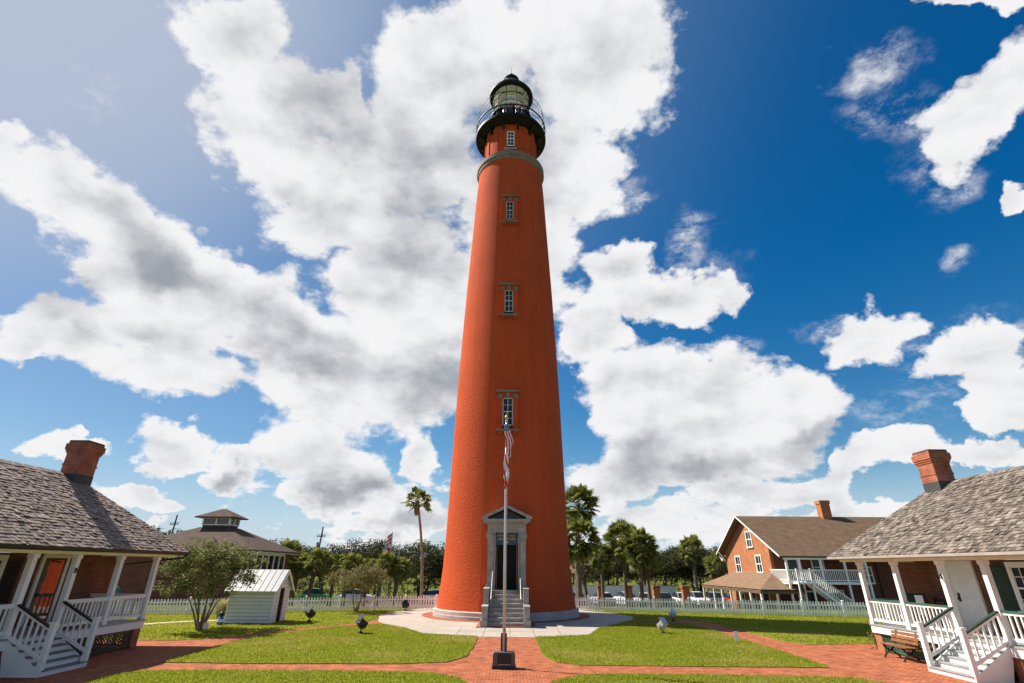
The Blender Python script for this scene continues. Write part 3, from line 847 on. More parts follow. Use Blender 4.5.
    for i in range(n):
        b.box(cx - 0.98, cx + 0.98, y1 + 0.06 + i * 0.34, -4.3, 0.0 + i * 1.72 / n, (i + 1) * 1.72 / n - 0.045)
        b.box(cx - 0.98, cx + 0.98, y1 + 0.02 + i * 0.34, -4.3, (i + 1) * 1.72 / n - 0.045, (i + 1) * 1.72 / n - 0.001)
    b.build('entrance_steps', 'granite', L)
    for sg in (-1, 1):
        b = MB()
        def blk(x0, x1, ya, yb, z0, z1):
            b.box(cx + sg * x0, cx + sg * x1, ya, yb, z0, z1 - 0.08)
            c = [(ya - 0.03, z1 - 0.08), (yb, z1 - 0.08), (yb, z1), (ya + 0.05, z1), (ya - 0.03, z1 - 0.03)]
            b.prism([(p[0], p[1]) for p in c], cx + sg * (x0 - 0.02), cx + sg * (x1 + 0.02), 'x')
        b.box(cx + sg * 0.985, cx + sg * 1.38, y1 - 0.16, -4.2, 0.0, 0.36)
        blk(1.0, 1.32, y1 - 0.08, y1 + 1.15, 0.36, 1.05)
        blk(1.0, 1.30, y1 + 1.15, -4.2, 0.36, 1.88)
        b.build('cheek_block', 'granite', L)
        b = MB()
        b.tube([(cx + sg * 0.84, y1 + 0.45, 0.2), (cx + sg * 0.84, y1 + 0.45, 1.35), (cx + sg * 0.84, y1 + 2.6, 2.75), (cx + sg * 0.84, y1 + 2.6, 1.7)], 0.028, 6)
        b.build('handrail', 'rail_metal', L)
    b = MB(); b.box(cx - 1.6, cx + 1.6, y1 - 0.24, -4.9, 0.016, 0.05); b.build('step_plinth', 'paver', L)
    xc = -1.62
    b = MB(); b.tube([(xc, -sqrt(tower_r(z_) ** 2 - xc * xc) - 0.04, z_) for z_ in (0.05, 0.7, 2, 4, 5.2)], 0.035, 6); b.build('conduit', 'tower_paint', L)
    return L


make_lighthouse()


# ------------------------------------------------------------------ people up on the gallery
def person(loc, rz, top, trousers, label, lean=0.0):
    """standing figure grown from a skeleton with a skin modifier: one continuous body, hair and clothes as children"""
    P = thing('person', loc, label, 'person', 'visitors on the lighthouse gallery', rz)
    J = {'pel': (0, 0, .95, .13), 'sp': (0, .01, 1.15, .125), 'ch': (0, .0, 1.35, .14), 'nk': (0, .01, 1.50, .055), 'hd': (0, -.01, 1.62, .085), 'tp': (0, -.01, 1.72, .075)}
    E = [('pel', 'sp'), ('sp', 'ch'), ('ch', 'nk'), ('nk', 'hd'), ('hd', 'tp')]
    for s, k in ((-1, 'l'), (1, 'r')):
        J.update({'hp' + k: (s * .10, 0, .88, .095), 'kn' + k: (s * .11, -.02, .48, .065), 'an' + k: (s * .11, .02, .09, .045), 'to' + k: (s * .12, -.14, .04, .035),
                  'sh' + k: (s * .18, 0, 1.42, .062), 'el' + k: (s * .25, -.08, 1.16, .045), 'wr' + k: (s * .20, -.32, 1.10, .032), 'ha' + k: (s * .18, -.40, 1.10, .034)})
        E += [('pel', 'hp' + k), ('hp' + k, 'kn' + k), ('kn' + k, 'an' + k), ('an' + k, 'to' + k), ('ch', 'sh' + k), ('sh' + k, 'el' + k), ('el' + k, 'wr' + k), ('wr' + k, 'ha' + k)]
    def grow(name, keys, edges, m, grow_=0.0, parent=P):
        me = bpy.data.meshes.new(name)
        ks = list(keys); me.from_pydata([J[k][:3] for k in ks], [(ks.index(a), ks.index(c)) for a, c in edges], [])
        o = bpy.data.objects.new(name, me); COL.objects.link(o)
        md = o.modifiers.new('skin', 'SKIN'); sb = o.modifiers.new('sub', 'SUBSURF'); sb.levels = 1; sb.render_levels = 1
        for i, k in enumerate(ks):
            sv = me.skin_vertices[0].data[i]; r = J[k][3] + grow_; sv.radius = (r, r); sv.use_root = (i == 0)
        bpy.context.view_layer.update()
        m2 = bpy.data.meshes.new_from_object(o.evaluated_get(bpy.context.evaluated_depsgraph_get()))
        bpy.data.objects.remove(o)
        m2.materials.clear()
        return link_mesh(name, m2, m, parent, smooth=True)
    grow('body', J, E, 'skin')
    tk = ['pel', 'sp', 'ch', 'shl', 'shr', 'ell', 'elr']
    grow('shirt', tk, [('pel', 'sp'), ('sp', 'ch'), ('ch', 'shl'), ('ch', 'shr'), ('shl', 'ell'), ('shr', 'elr')], top, 0.018)
    lk = ['pel', 'hpl', 'hpr', 'knl', 'knr', 'anl', 'anr']
    grow('trousers', lk, [('pel', 'hpl'), ('pel', 'hpr'), ('hpl', 'knl'), ('hpr', 'knr'), ('knl', 'anl'), ('knr', 'anr')], trousers, 0.014)
    b = MB(); b.lathe([(0.0, 1.795)] + [(0.098 * cos(a), 1.685 + 0.105 * sin(a)) for a in [1.3, 1.0, .6, .2, -.2]] + [(0.085, 1.63)], 14, c=(0, 0.012)); b.build('hair', 'hair', P, smooth=True)
    return P


gz_ = 43.67
for (an, shirt, tr, lab) in ((-101, 'shirt_teal', 'car_grey', 'person in a teal top leaning on the gallery rail, leftmost of four'),
                             (-91, 'shirt_maroon', 'shirt_navy', 'person in a dark red top on the gallery between teal and white shirts'),
                             (-78, 'shirt_white', 'car_grey', 'person in a white shirt on the gallery beside the pink top'),
                             (-67, 'shirt_pink', 'shirt_navy', 'person in a pink top on the gallery, rightmost of four')):
    a = radians(an)
    person((TX + 3.12 * cos(a), TY + 3.12 * sin(a), gz_), a + pi / 2, shirt, tr, lab)


# ------------------------------------------------------------------ keepers' houses
def shingles(b, org, along, upslope, poly, expo=0.165, th=0.034, wmin=0.10, wmax=0.22):
    """split shingles laid in courses: org + u*along + v*upslope, kept inside poly (u, v)"""
    org, A, U = Vector(org), Vector(along).normalized(), Vector(upslope).normalized()
    N = A.cross(U).normalized()
    if N.z < 0: N = -N
    us = [p[0] for p in poly]; vs_ = [p[1] for p in poly]
    def span(vv):
        vv = min(max(vv, min(vs_)), max(vs_) - 1e-4); xs = []
        for i in range(len(poly)):
            p, q = poly[i], poly[(i + 1) % len(poly)]
            if (p[1] > vv) != (q[1] > vv): xs.append(p[0] + (q[0] - p[0]) * (vv - p[1]) / (q[1] - p[1]))
        return (min(xs), max(xs)) if xs else (min(us), max(us))
    v = min(vs_); row = 0
    while v < max(vs_):
        u = min(us) + random.uniform(-0.15, 0.0)
        # row limits by clipping the polygon with the course line
        while u < max(us):
            w = random.uniform(wmin, wmax)
            uc = u + w / 2; vc = v + 0.02
            ins = False; j = len(poly) - 1
            for i in range(len(poly)):
                if (poly[i][1] > vc) != (poly[j][1] > vc) and uc < (poly[j][0] - poly[i][0]) * (vc - poly[i][1]) / (poly[j][1] - poly[i][1]) + poly[i][0]:
                    ins = not ins
                j = i
            if ins:
                jit = random.uniform(-0.009, 0.009); lift = random.uniform(0.0, 0.016) + (0.022 if random.random() < 0.07 else 0); t = th * random.uniform(0.7, 1.3)
                v0, v1 = v + jit, v + expo * 1.9
                def cl(uu, vv):
                    lo, hi = span(vv)
                    return org + A * min(max(uu, lo), hi)
                q0, q1, q2, q3 = cl(u + .004, v0), cl(u + w - .004, v0), cl(u + w - .004, v1), cl(u + .004, v1)
                a0, a1, a2_, a3_ = q0, q1, q2, q3
                p = [a0 + U * v0 + N * (0.012 + lift), a1 + U * v0 + N * (0.012 + lift + random.uniform(-.006, .006)), a2_ + U * v1 + N * 0.004, a3_ + U * v1 + N * 0.004,
                     a0 + U * v0 + N * (0.012 + lift + t), a1 + U * v0 + N * (0.012 + lift + t + random.uniform(-.005, .005)), a2_ + U * v1 + N * (0.004 + t * 0.6), a3_ + U * v1 + N * (0.004 + t * 0.6)]
                b.add(p, [(4, 5, 6, 7), (0, 1, 5, 4), (1, 2, 6, 5), (3, 0, 4, 7)])
            u += w
        v += expo; row += 1


def lattice(b, along, p0, L, z0, z1, step=0.13):
    """diagonal garden lattice standing along 'x' or 'y' from p0=(x,y)"""
    H = z1 - z0
    def P(a, z, d): return (p0[0] + d, p0[1] + a, z) if along == 'y' else (p0[0] + a, p0[1] + d, z)
    k = -H
    while k < L:
        for sgn, d in ((1, 0.0), (-1, 0.012)):
            a0, a1 = max(0, k), min(L, k + H)
            if a1 - a0 > 0.03:
                if sgn > 0: q0, q1 = P(a0, z0 + (a0 - k), d), P(a1, z0 + (a1 - k), d)
                else: q0, q1 = P(a0, z1 - (a0 - k), d), P(a1, z1 - (a1 - k), d)
                b.bar(q0, q1, 0.010, 0.035) if along == 'y' else b.bar(q0, q1, 0.010, 0.035)
        k += step
    for z in (z0 + 0.03, z1 - 0.03):
        b.bar(P(0, z, 0.006), P(L, z, 0.006), 0.05, 0.06)
    for a in (0.03, L - 0.03):
        b.bar(P(a, z0, 0.006), P(a, z1, 0.006), 0.05, 0.06)


def railing(p, q, parent, mir, zt0, zt1, cap, base0, base1, capw=0.11):
    """posts' infill between p and q (x, y): bottom rail, top rail, balusters as one piece, coloured cap as its child"""
    p, q = Vector(p), Vector(q); L = (q - p).length
    b = MB(mir)
    a = Vector((p.x, p.y, zt0)); c = Vector((q.x, q.y, zt1))
    b.bar(a - Vector((0, 0, .05)), c - Vector((0, 0, .05)), 0.06, 0.07)
    a2 = Vector((p.x, p.y, base0)); c2 = Vector((q.x, q.y, base1))
    b.bar(a2, c2, 0.06, 0.09)
    n = max(2, int(L / 0.175))
    for i in range(1, n):
        f = i / n
        t = a.lerp(c, f); s = a2.lerp(c2, f)
        b.bar((s.x, s.y, s.z), (t.x, t.y, t.z - 0.05), 0.046, 0.046, upv=(1, 0, 0))
    r = b.build('railing', 'white_paint', parent)
    b = MB(mir); b.bar(a + Vector((0, 0, .012)), c + Vector((0, 0, .012)), capw, 0.05)
    b.build('railing_cap', cap, r)
    return r


def sash_window(parent, mir, x, y0, y1, z0, z1, side=1):
    """window in a wall whose face is at x and looks towards +x"""
    b = MB(mir)
    b.box(x - 0.05, x + 0.06, y0 - 0.11, y0, z0, z1); b.box(x - 0.05, x + 0.06, y1, y1 + 0.11, z0, z1); b.box(x - 0.05, x + 0.065, y0 - 0.11, y1 + 0.11, z1, z1 + 0.12)
    w = b.build('window', 'white_paint', parent)
    b = MB(mir); b.box(x - 0.05, x + 0.12, y0 - 0.16, y1 + 0.16, z0 - 0.08, z0); b.build('sill', 'white_paint', w)
    b = MB(mir); b.box(x - 0.06, x + 0.012, y0, y1, z0, z1); b.build('pane', 'window_glass', w)
    b = MB(mir)
    zm = (z0 + z1) / 2
    for y in (y0 + 0.025, y1 - 0.025): b.box(x, x + 0.045, y - 0.025, y + 0.025, z0, z1)
    for z in (z0 + 0.03, zm, z1 - 0.03): b.box(x, x + 0.042, y0 + 0.05, y1 - 0.05, z - 0.03, z + 0.03)
    for k in (1, 2): b.box(x, x + 0.03, y0 + (y1 - y0) * k / 3 - 0.012, y0 + (y1 - y0) * k / 3 + 0.012, z0, z1)
    for z in ((z0 + zm) / 2, (z1 + zm) / 2): b.box(x, x + 0.028, y0 + 0.05, y1 - 0.05, z - 0.012, z + 0.012)
    b.build('sash', 'white_paint', w)
    return w


def chimney(parent, mir, x, y, z0, z1, wx, wy, m='chimney_brick'):
    b = MB(mir); hx, hy = wx / 2, wy / 2
    b.box(x - hx, x + hx, y - hy, y + hy, z0, z1 - 0.52)
    b.box(x - hx - .02, x + hx + .02, y - hy - .02, y + hy + .02, z1 - 1.02, z1 - 0.93)
    for i, (e, h0, h1) in enumerate(((.03, .52, .44), (.06, .44, .36), (.09, .36, .12), (.04, .12, .03))):
        b.box(x - hx - e, x + hx + e, y - hy - e, y + hy + e, z1 - h0, z1 - h1)
    c = b.build('chimney', m, parent)
    b = MB(mir); b.box(x - hx - .03, x + hx + .03, y - hy - .03, y + hy + .03, z1 - .03, z1 + .03); b.build('chimney_cap', 'roof_deck', c)
    b = MB(mir); b.box(x - hx - .012, x + hx + .012, y - hy - .012, y + hy + .012, z0, z0 + .42); b.build('flashing', 'asphalt', c)
    return c


def keeper_house(loc, mir, posts, label, cfg):
    """brick keeper's dwelling with hip roof; local x=0 is the line of porch posts, front looks towards +x, far end at y=0"""
    H = thing('keeper_house', loc, label, 'house', "keepers' houses facing each other across the yard")
    white = 'white_paint'
    xw, xr = -2.35, -7.2
    yN, yS = 0.95, -12.6
    b = MB(mir); b.box(xr, xw, yS, yN, 0.0, 3.34); b.build('brick_wall', 'house_brick', H)
    # porch floor, fascia, piers, lattice
    b = MB(mir); b.box(xw + 0.003, 0.16, yS, 0.10, 0.915, 0.965); b.build('porch_floor', 'deck_grey', H)
    b = MB(mir); b.box(0.06, 0.13, yS, 0.07, 0.66, 0.913); b.box(xw + 0.003, 0.06, -0.02, 0.066, 0.66, 0.913); b.build('porch_fascia', white, H)
    ys_piers = [-0.12, posts[2] + 0.1, posts[3] - 0.1, -8.3, -10.4, -12.4]
    for y in ys_piers:
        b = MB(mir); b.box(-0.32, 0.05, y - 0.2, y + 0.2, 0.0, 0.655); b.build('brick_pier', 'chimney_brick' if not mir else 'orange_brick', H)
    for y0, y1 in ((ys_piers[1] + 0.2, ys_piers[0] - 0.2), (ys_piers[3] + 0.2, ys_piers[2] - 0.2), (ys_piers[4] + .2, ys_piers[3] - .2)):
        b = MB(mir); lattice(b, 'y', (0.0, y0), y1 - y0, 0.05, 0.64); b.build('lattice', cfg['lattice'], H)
    b = MB(mir); lattice(b, 'x', (xw + 0.05, -0.1), -0.37 - xw, 0.05, 0.64); b.build('lattice', cfg['lattice'], H)
    # posts
    for y in posts:
        b = MB(mir)
        b.box(-0.085, 0.085, y - 0.085, y + 0.085, 0.967, 3.30)
        b.box(-0.10, 0.10, y - 0.10, y + 0.10, 0.967, 1.12); b.box(-0.11, 0.11, y - 0.11, y + 0.11, 3.17, 3.30)
        b.build('porch_post', white, H)
    b = MB(mir); b.tube([(0.095, posts[2] - 0.02, 2.86), (0.16, posts[2] - 0.02, 2.83), (0.17, posts[2] - .02, 2.72)], 0.022, 5); b.box(0.087, 0.105, posts[2] - 0.05, posts[2] + 0.01, 2.72, 2.88); b.build('lantern_hook', 'black_trim', H)
    # railings (a gap at the stair between posts 2 and 3)
    seq = [i for i in range(len(posts) - 1) if i != 2]
    for i in seq:
        railing((0, posts[i] - 0.09), (0, posts[i + 1] + 0.09), H, mir, 1.85, 1.85, cfg['cap'], 1.12, 1.12)
    railing((-0.09, 0), (xw + 0.02, 0), H, mir, 1.85, 1.85, cfg['cap'], 1.12, 1.12)
    # stair
    ya, yb = posts[3] + 0.03, posts[2] - 0.03
    n = 5; rise = 0.965 / 6; run = 0.255
    st = MB(mir)
    for i in range(n):
        x0 = 0.13 + (n - 1 - i) * run; z = (i + 1) * rise
        st.box(x0 + 0.0, x0 + run, ya, yb, z - rise + 0.001 if i else 0.0, z - 0.035)
    so = st.build('stair', white, H)
    for i in range(n):
        x0 = 0.13 + (n - 1 - i) * run; z = (i + 1) * rise
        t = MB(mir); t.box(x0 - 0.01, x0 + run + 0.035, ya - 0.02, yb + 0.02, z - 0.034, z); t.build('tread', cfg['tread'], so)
    for y in (ya - 0.045, yb + 0.045):
        t = MB(mir)
        pts = [(0.13, 0.0), (0.13 + n * run + .02, 0.0), (0.13 + n * run + .02, 0.06)]
        t.prism([(0.131, 0.55), (0.131, 0.90), (0.13 + n * run, 0.12), (0.13 + n * run, 0.0), (0.131 + 0.75 * run, 0.0)], y - 0.02, y + 0.02, 'y')
        t.build('stringer', white, so)
    xn = 0.13 + n * run - 0.06
    for y, yp in ((ya, posts[3]), (yb, posts[2])):
        t = MB(mir); t.box(xn - 0.07, xn + 0.07, y - 0.09, y + 0.05, 0.10, 1.36); t.box(xn - 0.09, xn + 0.09, y - 0.11, y + 0.07, 1.36, 1.41); t.build('newel', white, so)
        railing((0.085, y - 0.02), (xn - 0.07, y - 0.02), H, mir, 1.84, 1.25, cfg['stair_cap'], 1.03, 0.44)
    # door, windows, shutters
    dy0, dy1 = cfg['door']
    b = MB(mir); xx = xw
    b.box(xx, xx + 0.07, dy0 - 0.13, dy0, 0.966, 3.2); b.box(xx, xx + 0.07, dy1, dy1 + 0.13, 0.966, 3.2); b.box(xx, xx + 0.075, dy0 - 0.13, dy1 + 0.13, 3.2, 3.33)
    b.build('door_frame', white, H)
    if cfg['glass_door']:
        b = MB(mir); b.box(xx - 0.02, xx + 0.03, dy0, dy1, 0.97, 3.2); d = b.build('door', 'black_trim', H)
        b = MB(mir); b.box(xx + 0.03, xx + 0.036, dy0 + 0.07, dy1 - 0.07, 1.02, 3.13); b.build('door_pane', 'door_glass', d)
        b = MB(mir); b.bar((xx + 0.06, dy1 - 0.25, 3.05), (xx + 0.06, dy0 + 0.35, 3.1), 0.05, 0.05); b.build('door_closer', 'black_trim', d)
    else:
        b = MB(mir); b.box(xx - 0.02, xx + 0.03, dy0, dy1, 0.97, 3.2)
        b.box(xx + 0.03, xx + 0.042, dy0 + 0.0, dy0 + 0.1, 0.97, 3.2); b.box(xx + 0.03, xx + 0.042, dy1 - 0.1, dy1, 0.97, 3.2)
        for z0, z1 in ((0.97, 1.15), (2.0, 2.12), (3.08, 3.2)): b.box(xx + 0.03, xx + 0.0415, dy0 + 0.1, dy1 - 0.1, z0, z1)
        b.box(xx + 0.03, xx + 0.041, (dy0 + dy1) / 2 - .05, (dy0 + dy1) / 2 + .05, 1.15, 3.08)
        d = b.build('door', 'fence_paint', H)
        b = MB(mir); b.tube([(xx + 0.04, dy1 - 0.09, 2.0), (xx + 0.12, dy1 - 0.09, 2.0)], [0.045, 0.035], 8); b.box(xx + 0.042, xx + 0.055, dy1 - 0.14, dy1 - 0.04, 1.9, 2.2); b.build('handle', 'black_trim', d)
    for wy0, wy1 in cfg['windows']:
        sash_window(H, mir, xw, wy0, wy1, 1.75, 3.15)
        for y0, y1 in ((wy0 - 0.75, wy0 - 0.13), (wy1 + 0.13, wy1 + 0.75)):
            b = MB(mir); b.box(xw + 0.02, xw + 0.06, y0, y1, 1.68, 3.2)
            for k in range(16): b.obox((xw + 0.062, (y0 + y1) / 2, 1.82 + k * 0.082), (0.012, (y1 - y0) / 2 - 0.07, 0.034), (0, 0.5, 0))
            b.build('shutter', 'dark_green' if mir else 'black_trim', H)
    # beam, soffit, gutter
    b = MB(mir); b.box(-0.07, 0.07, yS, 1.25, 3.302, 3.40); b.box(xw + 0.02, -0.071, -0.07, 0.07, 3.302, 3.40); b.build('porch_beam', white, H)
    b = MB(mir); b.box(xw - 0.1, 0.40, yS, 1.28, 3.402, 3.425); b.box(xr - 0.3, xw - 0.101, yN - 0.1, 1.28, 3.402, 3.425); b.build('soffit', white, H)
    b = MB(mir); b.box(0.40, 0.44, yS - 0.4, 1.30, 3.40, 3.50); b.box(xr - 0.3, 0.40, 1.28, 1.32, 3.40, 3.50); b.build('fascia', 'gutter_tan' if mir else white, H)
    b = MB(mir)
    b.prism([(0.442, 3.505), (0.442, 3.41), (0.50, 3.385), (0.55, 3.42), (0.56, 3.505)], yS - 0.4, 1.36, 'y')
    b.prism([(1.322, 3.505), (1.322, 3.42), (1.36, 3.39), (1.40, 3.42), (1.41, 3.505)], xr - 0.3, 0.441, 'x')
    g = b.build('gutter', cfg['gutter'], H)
    b = MB(mir)
    if not mir: b.tube([(0.47, 1.30, 3.4), (0.40, 1.15, 3.28), (-1.9, 0.98, 3.0), (-2.3, 1.0, 2.9), (-2.3, 1.0, 0.3)], 0.04, 6)
    if not mir: b.build('downpipe', cfg['downpipe'], g)
    # roof
    ex, ez = 0.45, 3.50; rx, rz = -3.5, 6.34; ay = cfg['apex']; yE = 1.36; yS2 = -13.1; ay2 = yS2 + (yE - ay); wx = 2 * rx - ex
    b = MB(mir)
    def slab(pts):
        b.add(pts + [(p[0], p[1], p[2] - 0.05) for p in pts], [tuple(range(len(pts)))] + [tuple(range(2 * len(pts) - 1, len(pts) - 1, -1))])
    A, B_, C_, D_ = (ex, yE, ez), (ex, yS2, ez), (wx, yS2, ez), (wx, yE, ez); R0, R1 = (rx, ay, rz), (rx, ay2, rz)
    slab([B_, A, R0, R1]); slab([A, D_, R0]); slab([D_, C_, R1, R0]); slab([C_, B_, R1])
    roof = b.build('roof', 'roof_deck', H)
    s = MB(mir)
    U = Vector((rx - ex, 0, rz - ez)); SL = U.length
    shingles(s, (ex + 0.05, yE, ez), (0, -1, 0), U, [(0, -0.03), (yE - yS2, -0.03), (yE - ay2, SL), (yE - ay, SL)])
    U2 = Vector((0, ay - yE, rz - ez)); SL2 = U2.length
    shingles(s, (ex, yE + 0.04, ez), (-1, 0, 0), U2, [(0, -0.03), (ex - wx, -0.03), (ex - rx, SL2)], wmin=0.12, wmax=0.25)
    # hip and ridge caps
    for p, q in ((A, R0), (R0, R1), (R0, D_)):
        p, q = Vector(p), Vector(q); n_ = int((q - p).length / 0.16); d = (q - p).normalized()
        for k in range(n_):
            c = p + d * (k * 0.16 + 0.1) + Vector((0, 0, 0.035 + random.uniform(0, .012)))
            m = Matrix.Rotation(atan2(d.y, d.x), 3, 'Z') @ Matrix.Rotation(-math.asin(d.z) + 0.05, 3, 'Y')
            for sg in (-1, 1):
                s.obox(c + m @ Vector((0, sg * 0.06, -0.015)), (0.12, 0.065, 0.009), m @ Matrix.Rotation(-sg * 0.5, 3, 'X'))
    s.build('shingle_courses', cfg['shingle'], roof)
    chimney(roof, mir, *cfg['chimney'])
    return H


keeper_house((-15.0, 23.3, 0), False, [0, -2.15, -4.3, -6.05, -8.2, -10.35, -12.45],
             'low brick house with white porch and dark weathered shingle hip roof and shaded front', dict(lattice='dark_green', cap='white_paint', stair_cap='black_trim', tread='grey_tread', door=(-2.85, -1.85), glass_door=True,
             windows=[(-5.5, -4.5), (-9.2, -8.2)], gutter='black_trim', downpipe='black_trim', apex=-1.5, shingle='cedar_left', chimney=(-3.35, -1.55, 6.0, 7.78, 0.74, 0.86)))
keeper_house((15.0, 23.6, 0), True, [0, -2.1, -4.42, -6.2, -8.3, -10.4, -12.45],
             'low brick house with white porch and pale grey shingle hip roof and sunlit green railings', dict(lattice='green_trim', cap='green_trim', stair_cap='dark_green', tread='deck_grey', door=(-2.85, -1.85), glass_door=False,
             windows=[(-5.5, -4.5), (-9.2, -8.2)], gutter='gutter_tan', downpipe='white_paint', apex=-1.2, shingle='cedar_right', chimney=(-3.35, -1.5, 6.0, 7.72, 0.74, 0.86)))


# ------------------------------------------------------------------ picket fences
def picket_fence(p, q, label, h=0.95, bay=2.45, cap_post=()):
    p, q = Vector((p[0], p[1], 0)), Vector((q[0], q[1], 0)); L = (q - p).length
    rz = atan2(q.y - p.y, q.x - p.x)
    F = thing('picket_fence', p, label, 'fence', 'white picket fences behind the lighthouse', rz)
    n = max(1, round(L / bay)); bay = L / n
    for i in range(n + 1):
        x = i * bay
        b = MB(); b.box(x - 0.06, x + 0.06, -0.06, 0.06, 0, h + 0.03); b.box(x - 0.075, x + 0.075, -0.075, 0.075, h + 0.03, h + 0.06)
        b.add([(x - .06, -.06, h + .06), (x + .06, -.06, h + .06), (x + .06, .06, h + .06), (x - .06, .06, h + .06), (x, 0, h + .12)], [(0, 1, 4), (1, 2, 4), (2, 3, 4), (3, 0, 4)])
        b.build('fence_post', 'fence_paint', F)
        if i == n: break
        b = MB()
        for z in (0.26, 0.72): b.box(x + 0.061, x + bay - 0.061, 0.012, 0.05, z - 0.04, z + 0.04)
        k = int((bay - 0.16) / 0.185)
        for j in range(k):
            xc = x + 0.08 + (bay - 0.16) * (j + 0.5) / k; w = 0.052; t = h + random.uniform(-0.012, 0.012)
            b.prism([(xc - w, 0.06), (xc + w, 0.06), (xc + w, t - 0.07), (xc, t), (xc - w, t - 0.07)], -0.012, 0.010, 'y')
        b.build('picket_panel', 'fence_paint', F)
    return F


picket_fence((-36.0, 32.7), (-19.0, 38.75), 'white picket fence run in front of the dark brick hall')
picket_fence((-19.0, 38.75), (-1.2, 44.9), 'white picket fence run between the garden shed and the lighthouse')
picket_fence((-1.2, 44.9), (15.5, 40.9), 'white picket fence run from the lighthouse past the parked cars')
picket_fence((15.5, 40.9), (33.0, 36.7), 'white picket fence run in front of the two storey orange brick house')


# ------------------------------------------------------------------ garden shed
def make_shed():
    H = thing('garden_shed', (-13.4, 32.1, 0), 'small white clapboard shed with ribbed metal gable roof', 'shed')
    Lx, Ly, ez, rz = -2.55, 1.9, 1.86, 2.72
    b = MB()
    n = 10
    for i in range(n):                                            # lapped boards
        z0 = 0.05 + i * (ez - 0.05) / n; z1 = z0 + (ez - 0.05) / n
        b.add([(Lx, -0.045, z0), (0, -0.045, z0), (0, 0.0, z1), (Lx, 0.0, z1)], [(0, 1, 2, 3)])
        b.add([(Lx, -0.045, z0), (0, -0.045, z0), (0, 0.01, z0), (Lx, 0.01, z0)], [(3, 2, 1, 0)])
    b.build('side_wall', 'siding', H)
    b = MB()
    for i in range(n):
        z0 = 0.05 + i * (ez - 0.05) / n; z1 = z0 + (ez - 0.05) / n
        b.add([(Lx, Ly + 0.045, z0), (0, Ly + 0.045, z0), (0, Ly, z1), (Lx, Ly, z1)], [(3, 2, 1, 0)])
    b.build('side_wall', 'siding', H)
    def gable(x, s):
        b = MB(); m = 20; zt = rz
        for i in range(m):
            z0 = 0.05 + i * (rz - 0.05) / m; z1 = z0 + (rz - 0.05) / m
            def yl(z): return 0 if z < ez else (z - ez) / (rz - ez) * Ly / 2
            for ya, yb in ([(0, 0.55), (1.3, Ly)] if (s > 0 and z1 < 1.86) else [(None, None)]):
                a0, a1 = (yl(z0), Ly - yl(z0)) if ya is None else (ya, yb)
                c0, c1 = (yl(z1), Ly - yl(z1)) if ya is None else (ya, yb)
                b.add([(x + s * 0.022, a0, z0), (x + s * 0.022, a1, z0), (x, c1, z1), (x, c0, z1)], [(0, 1, 2, 3) if s > 0 else (3, 2, 1, 0)])
                b.add([(x + s * 0.022, a0, z0), (x + s * 0.022, a1, z0), (x - s * .01, a1, z0), (x - s * .01, a0, z0)], [(0, 1, 2, 3)])
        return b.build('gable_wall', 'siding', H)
    gable(0, 1); gable(Lx, -1)
    b = MB(); b.box(-0.08, -0.04, 0.5, 1.35, 0.05, 1.9); b.build('doorway', 'dark_void', H)
    b = MB(); b.box(-0.03, 0.035, 0.5, 0.58, 0.05, 1.86); b.box(-0.03, 0.035, 1.27, 1.35, 0.05, 1.86); b.box(-0.03, 0.036, 0.5, 1.35, 1.86, 1.93); b.build('door_frame', 'white_paint', H)
    b = MB(); b.prism([(0.70, 2.12), (1.2, 2.12), (0.95, 2.38)], 0.0, 0.03, 'x'); b.build('gable_vent', 'dark_void', H)
    b = MB()
    for x in (0.0, Lx):
        for y in (0.0, Ly): b.box(x - 0.05, x + 0.03, y - 0.035, y + 0.035, 0.03, ez)
    b.build('corner_board', 'white_paint', H)
    oh, ov = 0.22, 0.28
    k = (rz - ez) / (Ly / 2)
    r = MB()
    for s in (-1, 1):
        yc = Ly / 2
        e = (yc + s * (Ly / 2 + ov), ez - ov * k + 0.05); t = (yc, rz + 0.05)
        r.prism([e, t, (t[0], t[1] - 0.035), (e[0], e[1] - 0.035)], Lx - oh, oh, 'x')
        for i in range(9):
            x = Lx - oh + 0.03 + i * (2 * oh - Lx - 0.06) / 8
            r.bar((x, e[0], e[1] + 0.010), (x, t[0], t[1] + 0.010), 0.022, 0.02)
    ro = r.build('metal_roof', 'tin_roof', H)
    r = MB()
    for x in (oh + 0.002, Lx - oh - 0.032):
        for s in (-1, 1):
            e = (Ly / 2 + s * (Ly / 2 + ov), ez - ov * k); t = (Ly / 2, rz)
            r.prism([(e[0], e[1] + .03), (t[0], t[1] + .03), (t[0], t[1] - 0.14), (e[0], e[1] - 0.11)], x, x + 0.03, 'x')
    r.build('verge_board', 'white_paint', ro)
    b = MB(); b.box(Lx - .04, .04, -.03, Ly + .03, 0, 0.05); b.build('sill', 'soil', H)


make_shed()


